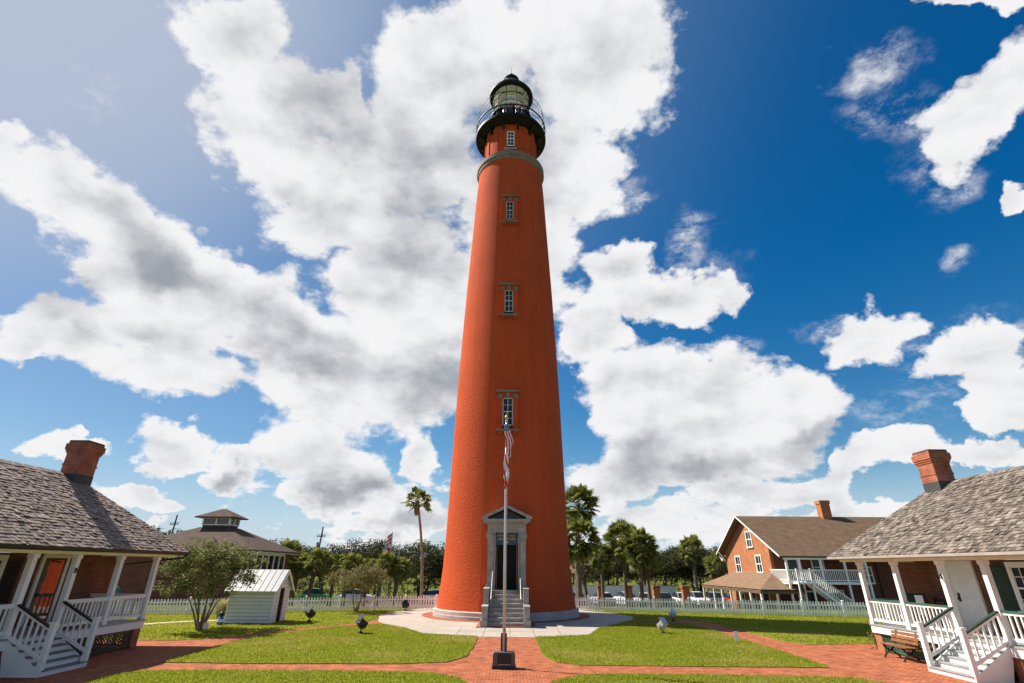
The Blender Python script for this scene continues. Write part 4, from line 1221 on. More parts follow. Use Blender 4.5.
# ------------------------------------------------------------------ square brick hall with a cupola (behind, to one side)
def make_hall():
    H = thing('brick_hall', (-28.8, 53.6, -0.6), 'dark brick hall with brown hip roof and small glazed rooftop cupola', 'building')
    x0, x1, y0, y1 = -5.9, 5.3, -4.6, 4.7
    b = MB(); b.box(x0, x1, y0, y1, -0.6, 4.75); b.build('brick_wall', 'hall_brick', H)
    w = MB(); w.box(x1 + 0.003, x1 + 0.05, y0 + 0.35, y1 - 1.3, 3.02, 3.15); w.box(x1 + 0.003, x1 + 0.05, y0 + 0.35, y1 - 1.3, 4.45, 4.74)
    n = 6; ya, yb = y0 + 0.35, y1 - 1.3
    for i in range(n + 1):
        y = ya + (yb - ya) * i / n; w.box(x1 + 0.004, x1 + 0.07, y - 0.10, y + 0.10, 3.15, 4.45)
    wo = w.build('window', 'white_paint', H)
    b = MB(); b.box(x1 - 0.05, x1 + 0.012, ya, yb, 3.1, 4.5); b.build('pane', 'window_glass', wo)
    ov = 0.75; ez, cz = 4.72, 6.85
    E = [(x0 - ov, y0 - ov), (x1 + ov, y0 - ov), (x1 + ov, y1 + ov), (x0 - ov, y1 + ov)]
    T = [(-1.7, -1.0), (1.2, -1.0), (1.2, 1.0), (-1.7, 1.0)]
    b = MB(); vs = [(x, y, ez + 0.14) for x, y in E] + [(x, y, cz + 0.14) for x, y in T]
    b.add(vs, [(i, (i + 1) % 4, (i + 1) % 4 + 4, i + 4) for i in range(4)] + [(4, 5, 6, 7)])
    r = b.build('roof', 'dark_shingle', H)
    b = MB(); b.box(E[0][0] + .02, E[1][0] - .02, E[0][1] + .02, E[2][1] - .02, ez - 0.05, ez + 0.10)
    b.build('eaves', 'white_paint', r)
    b = MB(); b.box(E[0][0], E[1][0], E[0][1], E[0][1] + .05, ez + 0.0, ez + 0.155); b.box(E[1][0] - .05, E[1][0], E[0][1] + .051, E[2][1], ez, ez + .155); b.build('gutter', 'black_trim', r)
    c = MB(); c.box(-1.55, 1.05, -0.9, 0.9, cz - 0.3, cz + 0.32); co = c.build('cupola', 'dark_shingle', r)
    c = MB()
    for x in (-1.55, -0.25, 1.05):
        for y in (-0.9, 0.9): c.box(x - 0.07, x + 0.07, y - 0.07, y + 0.07, cz + 0.32, cz + 0.95)
    for y in (-0.9, 0.9): c.box(-1.48, 0.98, y - 0.06, y + 0.06, cz + 0.322, cz + 0.42)
    for x in (-1.55, 1.05): c.box(x - 0.06, x + 0.06, -0.83, 0.83, cz + 0.322, cz + 0.42); c.box(x - 0.05, x + 0.05, -0.05, 0.05, cz + 0.42, cz + 0.95)
    c.box(-1.63, 1.13, -0.98, 0.98, cz + 0.951, cz + 1.02)
    c.build('cupola_frame', 'white_paint', co)
    c = MB(); c.box(-1.5, 1.0, -0.85, 0.85, cz + 0.321, cz + 0.949); c.build('pane', 'window_glass', co)
    c = MB(); e = 0.55
    vs = [(-1.63 - e, -0.98 - e, cz + 1.0), (1.13 + e, -0.98 - e, cz + 1.0), (1.13 + e, 0.98 + e, cz + 1.0), (-1.63 - e, 0.98 + e, cz + 1.0), (-0.25 - .2, 0, cz + 1.85), (-0.25 + .2, 0, cz + 1.85)]
    vs += [(p[0], p[1], p[2] + 0.09) for p in vs]
    c.add(vs, [(0, 1, 7, 6), (1, 2, 8, 7), (2, 3, 9, 8), (3, 0, 6, 9), (6, 7, 11, 10), (7, 8, 11), (8, 9, 10, 11), (9, 6, 10), (3, 2, 1, 0)])
    c.build('cupola_roof', 'dark_shingle', co)


make_hall()


# ------------------------------------------------------------------ two storey house with outside stair
def make_big_house():
    X0, Y0 = 25.3, 53.3
    H = thing('two_storey_house', (X0, Y0, -1.0), 'two storey orange brick house with brown gable roof and outside stair', 'house')
    g = -0.4
    D, Lx = 10.9, 17.0                                            # depth back from the front wall, length to the right
    ze_f, ze_b, zr, yr = 5.15, 5.7, 9.25, 4.75                    # eave and ridge heights (local z = world + 1)
    def roof_z(y): return zr - (zr - 5.12) * (yr - y) / (yr + 3.4) if y < yr else zr - (zr - 5.6) * (y - yr) / (D + 0.8 - yr)
    b = MB(); b.prism([(0, g), (D, g), (D, roof_z(D) - 0.2), (yr, zr - 0.2), (0, roof_z(0) - 0.2)], 0.0, 0.3, 'x')
    b.build('gable_wall', 'orange_brick', H)
    b = MB(); b.box(0.301, Lx, 0.0, 0.3, g, roof_z(0) - 0.25); b.build('front_wall', 'hall_brick', H)
    b = MB(); b.box(0.301, Lx, D - .3, D, g, roof_z(D) - .25); b.build('rear_wall', 'hall_brick', H)
    # roof with overhang at the gable
    for nm, pts in (('roof', [(-3.45, roof_z(-3.45)), (yr, zr), (D + 0.8, roof_z(D + 0.8))]),):
        b = MB()
        (ya, za), (ym, zm), (yb, zb) = pts
        b.prism([(ya, za), (ym, zm), (ym, zm - 0.16), (ya, za - 0.16)], -0.75, Lx + 0.5, 'x')
        b.prism([(ym + .002, zm), (yb, zb), (yb, zb - 0.16), (ym + .002, zm - 0.16)], -0.75, Lx + 0.5, 'x')
        r = b.build('roof', 'asphalt_shingle', H)
        b = MB()
        b.prism([(ya, za + .02), (ym, zm + .02), (ym, zm - 0.12), (ya, za - 0.12)], -0.80, -0.752, 'x')
        b.prism([(ym + .002, zm + .02), (yb, zb + .02), (yb, zb - 0.12), (ym + .002, zm - 0.12)], -0.80, -0.752, 'x')
        b.build('verge_board', 'white_paint', r)
        b = MB()
        b.bar((-0.4, D + .1, roof_z(D) - 1.2), (-0.4, D + .8, roof_z(D + .8) - .25), .1, .12); b.bar((-.05, D + .06, roof_z(D) - 1.3), (-0.7, D + .06, roof_z(D) - .3), .1, .12)
        b.build('eave_bracket', 'white_paint', r)
        b = MB(); b.prism([(-3.3, roof_z(-3.3) - .18), (-1.5, roof_z(-1.5) - .2), (-1.9, roof_z(-3.3) - .18)], 0.0, 0.12, 'x'); b.build('eave_end', 'white_paint', r)
    cy = yr - 0.1
    c = MB(); cx = 9.1; c.box(cx - .5, cx + .5, cy - .45, cy + .45, 8.3, 10.55); c.box(cx - .56, cx + .56, cy - .51, cy + .51, 10.55, 10.9); c.build('chimney', 'orange_brick', r)
    # gable windows
    for y0, y1, z0, z1 in ((3.35, 4.45, 6.12, 7.55), (7.0, 8.15, 3.68, 5.18), (1.95, 3.05, 3.72, 5.18)):
        b = MB(); f = 0.14
        b.box(-0.07, 0.03, y0 - f, y0, z0, z1); b.box(-0.07, 0.03, y1, y1 + f, z0, z1); b.box(-.07, .03, y0 - f, y1 + f, z1, z1 + .12); b.box(-.13, .03, y0 - f - .05, y1 + f + .05, z0 - .13, z0)
        wo = b.build('window', 'white_paint', H)
        b = MB(); b.box(-0.012, .02, y0, y1, z0, z1); b.build('pane', 'window_glass', wo)
        b = MB(); zm = (z0 + z1) / 2; ym = (y0 + y1) / 2
        b.box(-.045, -.013, y0, y1, zm - .04, zm + .04); b.box(-.04, -.013, ym - .03, ym + .03, z0, zm - .04); b.box(-.04, -.013, ym - .03, ym + .03, zm + .04, z1); b.build('sash', 'white_paint', wo)
    # wrap-round lean-to porch on the gable side
    px, pe, pr = -3.1, 2.32, 3.70
    vs = [(px, -3.6, pe), (px, D + 0.6, pe), (0.0, D - 1.8, pr), (0.0, 0.0, pr), (0.9, -3.6, pe), (0.9, -.002, pr)]
    b = MB(); b.add(vs, [(0, 3, 2, 1), (0, 4, 5, 3)]); b.add([(p[0], p[1], p[2] - .12) for p in vs], [(1, 2, 3, 0), (3, 5, 4, 0)])
    pr_ = b.build('porch_roof', 'tan_shingle', H)
    b = MB(); b.box(px + .02, px + .14, -3.5, D + .5, pe - .34, pe - .121); b.box(px + .15, .9, -3.5, -3.38, pe - .34, pe - .121); b.build('porch_beam', 'brown_trim', pr_)
    for y in (-3.4, -1.2, 1.1, 3.4, 5.7, 8.0, D + .3):
        b = MB(); b.box(px + .02, px + .18, y - .08, y + .08, g, pe - .341); b.build('porch_post', 'white_paint', H)
    for x in (-1.6, 0.4):
        b = MB(); b.box(x - .08, x + .08, -3.48, -3.32, g, pe - .341); b.build('porch_post', 'white_paint', H)
    for y0 in (1.6, 4.6, 7.4):  # added doors whose dark panes stand in for shade under the porch roof
        b = MB(); b.box(-.05, .01, y0 - .12, y0 + 1.32, -.3, 2.0); wo = b.build('door_frame', 'white_paint', H); b = MB(); b.box(-.06, -.04, y0, y0 + 1.2, -.3, 1.88); b.build('shade_pane', 'window_glass', wo)
    # two storey gallery along the front
    dz = 2.95; yp = -3.3
    b = MB(); b.box(-0.3, 7.1, yp - .1, -0.003, dz - .2, dz); b.build('gallery_floor', 'white_paint', H)
    for x in (-0.2, 1.0, 2.95, 5.1, 7.0):
        b = MB(); b.box(x - .08, x + .08, yp - .08, yp + .08, g, 4.95); b.build('gallery_post', 'white_paint', H)
    b = MB(); b.box(-.4, 7.2, yp - .07, yp + .07, 4.80, 4.955); b.build('gallery_beam', 'white_paint', H)
    def rail(p, q, zt0, zt1, zb0, zb1, hgt=.95, nm='gallery_railing'):
        b = MB(); p, q = Vector(p), Vector(q); L = (q - p).length
        a, c = Vector((p.x, p.y, zt0)), Vector((q.x, q.y, zt1)); a2, c2 = Vector((p.x, p.y, zb0)), Vector((q.x, q.y, zb1))
        b.bar(a, c, .08, .08); b.bar(a2, c2, .07, .08); n = int(L / .16)
        for i in range(1, n): b.bar(a2.lerp(c2, i / n), a.lerp(c, i / n) - Vector((0, 0, .04)), .045, .045, upv=(1, 0, 0))
        b.build(nm, 'white_paint', H)
    for x0, x1 in ((-.12, .92), (1.08, 2.87), (3.03, 5.02), (5.18, 6.92)): rail((x0, yp), (x1, yp), dz + .98, dz + .98, dz + .12, dz + .12)
    rail((-.22, yp + .1), (-.22, -.02), dz + .98, dz + .98, dz + .12, dz + .12)
    # stair falling to the right in front of the gallery
    b = MB(); s0, s1 = (1.2, dz), (5.4, g + .1)
    for y in (yp - 1.15, yp - .2): b.prism([(s0[0], s0[1] - .3), (s0[0], s0[1]), (s1[0], s1[1] + .05), (s1[0], s1[1] - .25)], y - .03, y + .03, 'y')
    for i in range(16):
        f = (i + .5) / 16; x = s0[0] + (s1[0] - s0[0]) * f; z = s0[1] + (s1[1] - s0[1]) * f
        b.box(x - .15, x + .15, yp - 1.1, yp - .25, z - .02, z + .02)
    b.box(.0, 1.2, yp - 1.2, yp - .101, dz - .15, dz)
    so = b.build('outside_stair', 'white_paint', H)
    rail((1.25, yp - 1.15), (5.4, yp - 1.15), dz + .95, g + 1.05, dz + .15, g + .25, nm='stair_railing')
    rail((0.0, yp - 1.15), (1.2, yp - 1.15), dz + .98, dz + .98, dz + .12, dz + .12, nm='stair_railing')
    for x in (0.0, 1.22): 
        b = MB(); b.box(x - .055, x + .055, yp - 1.20, yp - 1.09, g, dz + 1.1); b.build('newel', 'white_paint', so)
    # doors and windows under and on the gallery
    for x0, x1, z0, z1 in ((1.6, 2.5, 3.0, 4.8), (4.0, 5.0, 3.5, 4.8), (2.6, 3.6, g + .1, 2.0), (5.3, 6.3, .4, 2.1)):
        b = MB(); f = .12
        b.box(x0 - f, x0, -.05, .01, z0, z1); b.box(x1, x1 + f, -.05, .01, z0, z1); b.box(x0 - f, x1 + f, -.05, .01, z1, z1 + .12); b.box(x0, x1, -.045, .01, (z0 + z1) / 2 - .04, (z0 + z1) / 2 + .04)
        wo = b.build('window', 'white_paint', H); b = MB(); b.box(x0, x1, -.012, .01, z0, z1); b.build('pane', 'window_glass', wo)
    b = MB(); f = .12; x0, x1, z0, z1 = 8.7, 9.5, 2.85, 4.15
    b.box(x0 - f, x0, -.05, .01, z0, z1); b.box(x1, x1 + f, -.05, .01, z0, z1); b.box(x0 - f, x1 + f, -.05, .01, z1, z1 + .12); b.box(x0 - f, x1 + f, -.09, .01, z0 - .12, z0); b.box(x0, x1, -.045, .01, 3.46, 3.54)
    wo = b.build('window', 'white_paint', H); b = MB(); b.box(x0, x1, -.012, .01, z0, z1); b.build('pane', 'window_glass', wo)
    b = MB(); b.tube([(10.1, -.1, g), (10.1, -.1, 5.0)], .07, 8); b.build('downpipe', 'black_trim', H)
    return H


make_big_house()


# ------------------------------------------------------------------ trees
def leaves(name, centres, nper, spread, size, m, parent, flat=0.0, elong=1.0, loc=None):
    """leaf-sized faces round clump centres"""
    C = np.repeat(np.asarray(centres, float), nper, axis=0); n = len(C)
    sp = np.asarray(spread, float)
    P = C + np.clip(RNG.normal(0, 1, (n, 3)), -1.5, 1.5) * sp * 0.58
    a = RNG.normal(0, 1, (n, 3)); a[:, 2] *= 0.6; a /= np.linalg.norm(a, axis=1, keepdims=True)
    nn = RNG.normal(0, 1, (n, 3)); nn[:, 2] += 0.7 + flat
    bq = np.cross(nn, a); bq /= np.maximum(np.linalg.norm(bq, axis=1, keepdims=True), 1e-6)
    s = size * RNG.uniform(0.55, 1.3, (n, 1))
    a *= s * elong; bq *= s * 0.5
    v = np.stack([P - a * 0.5, P + bq * 0.5, P + a * 0.5, P - bq * 0.5], 1).reshape(-1, 3)
    return mesh_np(name, v, np.arange(4 * n).reshape(-1, 4), m, parent, loc=loc)


def limb_tree(name, loc, label, cat, group, H, crown_r, crown_h, trunk_r, stems, nclump, nper, leaf, lsize, spread, bark='bark', z_low=0.45, lean=0.15, seed=1, dens_low=0.35, core=0.0):
    rnd = random.Random(seed)
    T = thing(name, loc, label, cat, group)
    b = MB(); tips = []
    cz = H - crown_h / 2
    def grow(p, d, L, r, lvl):
        pts = [p]; rr = [r]; q = Vector(p); dd = Vector(d)
        for i in range(4):
            dd = (dd + Vector((rnd.uniform(-1, 1), rnd.uniform(-1, 1), rnd.uniform(-.3, .6))) * 0.18).normalized()
            q = q + dd * L / 4; pts.append(q.copy()); rr.append(r * (1 - 0.16 * (i + 1)))
        b.tube(pts, rr, 6 if lvl < 2 else 4, cap=False)
        if lvl >= 2: tips.append(q); return
        for k in range(3 if lvl == 0 else 2):
            an = rnd.uniform(0, 2 * pi); e = dd + Vector((cos(an), sin(an), rnd.uniform(0, .5))) * rnd.uniform(.5, .95)
            grow(q, e.normalized(), L * rnd.uniform(.55, .8), rr[-1] * .8, lvl + 1)
    for s in range(stems):
        an = 2 * pi * s / stems + rnd.uniform(-.3, .3); o = trunk_r * (1.4 if stems > 1 else 0)
        d = Vector((cos(an) * lean, sin(an) * lean, 1)).normalized()
        grow(Vector((cos(an) * o, sin(an) * o, -0.05)), d, H * z_low, trunk_r, 0)
    b.build('trunk', bark, T, smooth=True)
    cs = []
    tries = 0
    while len(cs) < nclump and tries < 9000:
        tries += 1
        x, y, z = rnd.uniform(-1, 1), rnd.uniform(-1, 1), rnd.uniform(-1, 1)
        rr = x * x + y * y + z * z
        wob = 1 + 0.28 * sin(5 * atan2(y, x) + seed) * (1 - abs(z)) + 0.2 * sin(4 * z + 3 * x + seed * 2)
        if rr > wob or rr < core * wob: continue
        if z < 0 and rnd.random() > dens_low + 0.4 * rr: continue
        cs.append((x * crown_r, y * crown_r, cz + z * crown_h / 2))
    for t in tips:
        for _ in range(1): cs.append(tuple(t))
    leaves('crown', cs, nper, (spread, spread, spread * 0.75), lsize, leaf, T, flat=0.3)
    return T


def fan_palm(name, loc, label, group, H, trunk_r, crown_r, nfr, skirt, seed, lean=(0, 0), blades=15, boots=True, low=-0.5, bulge=False, leafm='palm_leaf'):
    rnd = random.Random(seed); T = thing(name, loc, label, 'palm tree', group)
    b = MB(); pts, rr = [], []
    for i in range(13):
        f = i / 12; k = sin(f * pi / 2)
        pts.append((lean[0] * f * f, lean[1] * f * f, H * f)); rr.append(trunk_r * (1.25 - 0.35 * f if f > 0.04 else 1.5) * (1 + (0.06 if i % 2 else -0.04)))
    b.tube(pts, rr, 10)
    if boots:
        for k in range(46):
            f = 1 - (k / 46) * min(0.5, 2.2 / H); an = k * 2.4
            c = Vector((lean[0] * f * f, lean[1] * f * f, H * f)); d = Vector((cos(an), sin(an), 0.9)).normalized()
            b.bar(c + d * trunk_r * 0.6, c + d * (trunk_r + 0.28), 0.07, 0.04)
    b.build('trunk', 'palm_bark' if boots else 'smooth_palm_bark', T, smooth=False)
    top = Vector((lean[0], lean[1], H))
    def fronds(n, e0, e1, rad, droop, m, nm):
        V, F = [], []
        for k in range(n):
            az = k * 2.39996 + rnd.uniform(-.3, .3); el = e0 + (e1 - e0) * ((k + .5) / n) + rnd.uniform(-.12, .12)
            d = Vector((cos(az) * cos(el), sin(az) * cos(el), sin(el))); side = Vector((-sin(az), cos(az), 0)); upd = d.cross(side) * -1
            tw = rnd.uniform(-.9, .9); side = (side * cos(tw) + upd * sin(tw)).normalized(); upd = d.cross(side) * -1
            pl = rad * rnd.uniform(.45, .72); base = top + d * pl + Vector((0, 0, -droop * .15))
            i0 = len(V); w = .02
            V += [top + side * w, top - side * w, base - side * w, base + side * w]; F.append((i0, i0 + 1, i0 + 2, i0 + 3))
            bl = rad * rnd.uniform(.36, .5)
            for j in range(blades):
                a = radians(-105 + 210 * j / (blades - 1)) + rnd.uniform(-.05, .05)
                bd = (d * cos(a) + side * sin(a)); L = bl * (1 - .25 * abs(sin(a))) * rnd.uniform(.88, 1.08)
                tip = base + bd * L + Vector((0, 0, -droop * L * rnd.uniform(.25, .65))) + upd * (0.10 * L * abs(sin(a)))
                mid = base + bd * L * .55 + upd * 0.05 * L; sw = bd.cross(upd).normalized() * (0.06 * rad / 1.6)
                i0 = len(V); V += [base, mid + sw, tip, mid - sw]; F.append((i0, i0 + 1, i0 + 2, i0 + 3))
        mesh_np(nm, np.array([tuple(v) for v in V]), np.array(F), m, T)
    fronds(nfr, low, 1.4, crown_r, 0.28 if boots else 0.5, leafm, 'crown')
    if skirt: fronds(skirt, -1.35, low - 0.05, crown_r * 0.8, 0.35, 'dead_palm', 'dead_fronds')
    if bulge:
        b = MB(); b.lathe([(trunk_r, H - 1.25), (trunk_r * 1.9, H - 1.0), (trunk_r * 2.5, H - .55), (trunk_r * 1.8, H - .05), (0.02, H + .1)], 12, c=(lean[0], lean[1])); b.build('dead_skirt', 'dead_palm', T)
    return T


# two small garden trees inside or at the fence
limb_tree('ornamental_tree', (-15.45, 28.75, 0), 'multi stemmed small tree with olive leaves beside the white shed', 'tree', None, 4.2, 2.45, 2.7, 0.06, 10, 150, 80, 'myrtle_leaf', 0.135, 0.31, bark='pale_bark', z_low=0.42, lean=0.24, seed=3, dens_low=0.55)
limb_tree('ornamental_tree', (-10.95, 40.35, 0), 'small round tree with russet tinged leaves at the picket fence', 'tree', None, 3.0, 1.95, 1.75, 0.05, 6, 110, 70, 'crape_leaf', 0.12, 0.28, bark='pale_bark', z_low=0.36, lean=0.3, seed=8, dens_low=0.6)

# palms
fan_palm('fan_palm', (-7.45, 47.3, -0.06), 'tall slender fan palm with bare pale trunk left of the lighthouse', None, 8.45, 0.11, 1.45, 40, 0, 5, lean=(-1.0, 0.1), boots=False, low=-0.55, bulge=True)
GP = 'cabbage palms beyond the right hand fence'
fan_palm('cabbage_palm', (6.75, 56.2, -1.2), 'tallest cabbage palm, its crown against the sky at the lighthouse edge', GP, 10.3, 0.22, 2.35, 90, 26, 11, lean=(0.45, 0), low=-1.15)
fan_palm('cabbage_palm', (6.6, 53.6, -0.8), 'cabbage palm with shaggy brown skirt below the tallest palm by the lighthouse', GP, 6.5, 0.22, 2.35, 96, 40, 12, lean=(0.1, 0), low=-1.2)
fan_palm('cabbage_palm', (9.95, 60.2, -1.25), 'small cabbage palm on a thin trunk between the lighthouse and the twin palms', GP, 5.4, 0.15, 1.65, 66, 12, 13, low=-1.0)
fan_palm('cabbage_palm', (12.6, 61.0, -1.3), 'taller of the twin cabbage palms beside the brick pillars', GP, 7.1, 0.18, 2.4, 90, 24, 14, lean=(0.0, 0), low=-1.15)
fan_palm('cabbage_palm', (13.75, 58.6, -1.2), 'nearer of the twin cabbage palms with pale hanging dead fronds', GP, 6.2, 0.18, 2.35, 96, 46, 15, lean=(0.1, 0), low=-1.1)
fan_palm('cabbage_palm', (15.6, 63.0, -1.3), 'short dark cabbage palm just right of the twin palms', GP, 5.3, 0.17, 1.9, 70, 20, 16, low=-1.1)
fan_palm('cabbage_palm', (27.2, 72, -1.3), 'low yellowish cabbage palm with a brown skirt by the orange brick house', GP, 4.5, 0.2, 2.1, 60, 44, 17, low=-0.8)
fan_palm('cabbage_palm', (28.0, 84, -1.3), 'dark cabbage palm standing above the oaks behind the parking lot', GP, 6.9, 0.24, 2.4, 80, 24, 18, low=-1.1)
fan_palm('cabbage_palm', (8.7, 64.0, -1.3), 'leaning tan cabbage palm half hidden behind the small palm', GP, 4.4, 0.18, 1.5, 34, 30, 19, lean=(-0.5, 0), low=-0.6, leafm='dead_palm')

# oaks: three built, the rest copied with a label of their own
def place(src, loc, sc, rz, label):
    c = copy_tree(src); c.location = loc; c.scale = (sc, sc, sc); c.rotation_euler = (0, 0, rz); c['label'] = label
    return c


GO = 'live oaks behind the yard'
oaks = [limb_tree('live_oak', (-12.5, 79, -1.3), 'spreading dark live oak just left of the lighthouse behind the thin palm', 'tree', GO, 7.4, 5.6, 5.0, 0.26, 3, 150, 95, 'oak_leaf', 0.32, 0.95, z_low=0.34, lean=0.35, seed=21, dens_low=0.6),
        limb_tree('live_oak', (-20.5, 83, -1.3), 'rounded live oak behind the two distant flags', 'tree', GO, 8.0, 5.0, 5.4, 0.26, 2, 140, 95, 'oak_leaf', 0.32, 0.95, z_low=0.33, lean=0.3, seed=22, dens_low=0.6),
        limb_tree('live_oak', (-28.5, 86, -1.3), 'lower live oak right of the leaning utility pole', 'tree', GO, 7.2, 5.4, 4.6, 0.24, 3, 140, 95, 'oak_leaf', 0.32, 0.95, z_low=0.34, lean=0.35, seed=23, dens_low=0.6)]
more = [(0, (-36.5, 84, -1.3), 1.03, 1.1, 'live oak showing just beside the dark brick hall roof'),
        (1, (-6.0, 92, -1.3), .95, 2.0, 'live oak mostly hidden behind the lighthouse base'),
        (2, (-45, 92, -1.3), 1.1, 2.7, 'live oak behind the dark brick hall'),
        (0, (-56, 84, -1.3), 1.25, 0.4, 'live oak whose top shows above the hall roof beside the near house'),
        (1, (-68, 95, -1.3), 1.2, 2.4, 'live oak farthest out behind the near shaded house'),
        (2, (7.5, 97, -1.3), .92, 0.9, 'live oak behind the tallest cabbage palm'),
        (0, (15.5, 93, -1.3), .92, 2.2, 'live oak behind the twin cabbage palms'),
        (1, (22.5, 95, -1.3), .90, 0.2, 'grey green live oak between twin palms and dark palm'),
        (2, (25.5, 90, -1.3), 1.02, 1.5, 'live oak directly under the dark palm above the oaks'),
        (0, (31.0, 92, -1.3), 1.0, 3.0, 'dense live oak left of the orange gable'),
        (1, (37.5, 95, -1.3), .98, 4.1, 'live oak beside the verge of the orange brick house'),
        (1, (11.5, 101, -1.3), 1.0, 1.9, 'live oak filling the gap behind the small thin trunked palm'),
        (0, (19.0, 102, -1.3), 1.05, 2.9, 'live oak behind the gap between the twin palms and the fourth pillar'),
        (2, (34.0, 102, -1.3), 1.1, 3.9, 'live oak in the second rank left of the orange gable'),
        (2, (46, 96, -1.3), 1.0, 5.0, 'live oak hidden behind the roof of the orange brick house')]
for i, loc, sc, rz, lab in more: place(oaks[i], loc, sc, rz, lab)

GR = 'row of clipped dark trees beyond the left hand fence'
rows = [fan_palm('row_palm', (-24.0, 62, -1.25), 'bushy dark palm in the row nearest the hall corner', GR, 4.2, 0.2, 1.75, 60, 10, 31, lean=(.35, 0), blades=13, low=-0.75),
        fan_palm('row_palm', (-21.9, 61, -1.25), 'bushy palm with bright top, second in the row from the hall', GR, 4.6, 0.2, 1.75, 60, 10, 32, lean=(.55, 0), blades=13, low=-0.75)]
for i, (x, y, sc, rz, lab) in enumerate(((-20.0, 62.5, .98, .3, 'bushy palm third in the row from the hall'), (-18.2, 61.5, .92, .1, 'bushy palm in the middle of the row behind the russet tree'),
                                         (-16.3, 62.8, .9, -.2, 'low bushy palm right behind the russet tree crown'), (-14.6, 62, .95, .2, 'bushy palm second from the thin palm end of the row'), (-12.9, 62.6, .93, -.1, 'bushy palm ending the row near the thin tall palm'),
                                         (-26.2, 63, 1.15, 0.1, 'tallest bushy palm against the hall wall'))):
    place(rows[i % 2], (x, y, -1.25), sc, rz, lab)


def hedge(loc, L, W, H, label, rz=0.0):
    T = thing('hedge', loc, label, 'hedge', None, rz)
    n = int(L * W * 9); cs = np.stack([RNG.uniform(0, L, n), RNG.uniform(-W / 2, W / 2, n), H * RNG.uniform(0.1, 1, n) ** 0.6], 1)
    leaves('foliage', cs, 26, (.3, .3, .22), 0.2, 'oak_leaf', T)
    b = MB()
    for k in range(int(L / 0.6)): b.tube([(k * .6 + .3, 0, 0), (k * .6 + .35, .05, H * .8)], [.04, .015], 5)
    b.build('stem', 'bark', T)


hedge((-17.5, 77.5, -1.3), 13.5, 1.5, 2.3, 'low dark hedge under the oaks beyond the left fence')
hedge((-46.0, 78.5, -1.3), 28.0, 1.6, 2.3, 'low dark hedge behind the row of bushy palms')
hedge((2.0, 89.6, -1.3), 40.0, 1.6, 3.6, 'long tall dark hedge behind the parked cars')
hedge((-75, 103, -1.3), 76.0, 3.0, 4.0, 'long dark hedge far behind the brick hall')

# pampas tuft and shrub by the shed
def tuft(name, loc, n, h, sp, m, label, cat):
    T = thing(name, loc, label, cat)
    V, F = [], []
    for k in range(n):
        an = random.uniform(0, 2 * pi); r = random.uniform(0, .12); o = Vector((cos(an) * r, sin(an) * r, 0)); hh = h * random.uniform(.55, 1)
        d = Vector((cos(an), sin(an), 0)) * sp * random.uniform(.15, 1); w = Vector((-sin(an), cos(an), 0)) * .012
        i0 = len(V); V += [o - w, o + w, o + d * .45 + Vector((0, 0, hh * .75)) + w, o + d * .45 + Vector((0, 0, hh * .75)) - w]; F.append((i0, i0 + 1, i0 + 2, i0 + 3))
        i0 = len(V); V += [o + d * .45 + Vector((0, 0, hh * .75)) - w, o + d * .45 + Vector((0, 0, hh * .75)) + w, o + d + Vector((0, 0, hh)), o + d * .98 + Vector((0, 0, hh * .99))]; F.append((i0, i0 + 1, i0 + 2, i0 + 3))
    mesh_np('blade_tuft', np.array([tuple(v) for v in V]), np.array(F), m, T)
    b = MB(); b.lathe([(.16, 0), (.12, .08), (0.0, .14)], 10); b.build('root_crown', 'soil', T)


tuft('ornamental_grass', (-16.35, 32.3, 0), 420, 1.35, .55, 'pampas', 'pale yellow ornamental grass clump between the small tree and shed', 'grass clump')
SH = thing('small_shrub', (15.2, 24.0, 0), 'small rounded green shrub at the porch corner of the sunlit house', 'shrub')
leaves('foliage', [(random.uniform(-.2, .2), random.uniform(-.2, .2), random.uniform(.08, .62)) for _ in range(40)], 26, (.14, .14, .12), .07, 'crape_leaf', SH)
b = MB()
for k in range(5): b.tube([(0, 0, 0), (.15 * cos(k * 1.3), .15 * sin(k * 1.3), .45)], [.015, .006], 5)
b.build('stem', 'bark', SH)


# ------------------------------------------------------------------ flagpole with its block and two flags
def cloth(name, pts_top, drop, w, folds, amp, m, parent, loc=None):
    pass


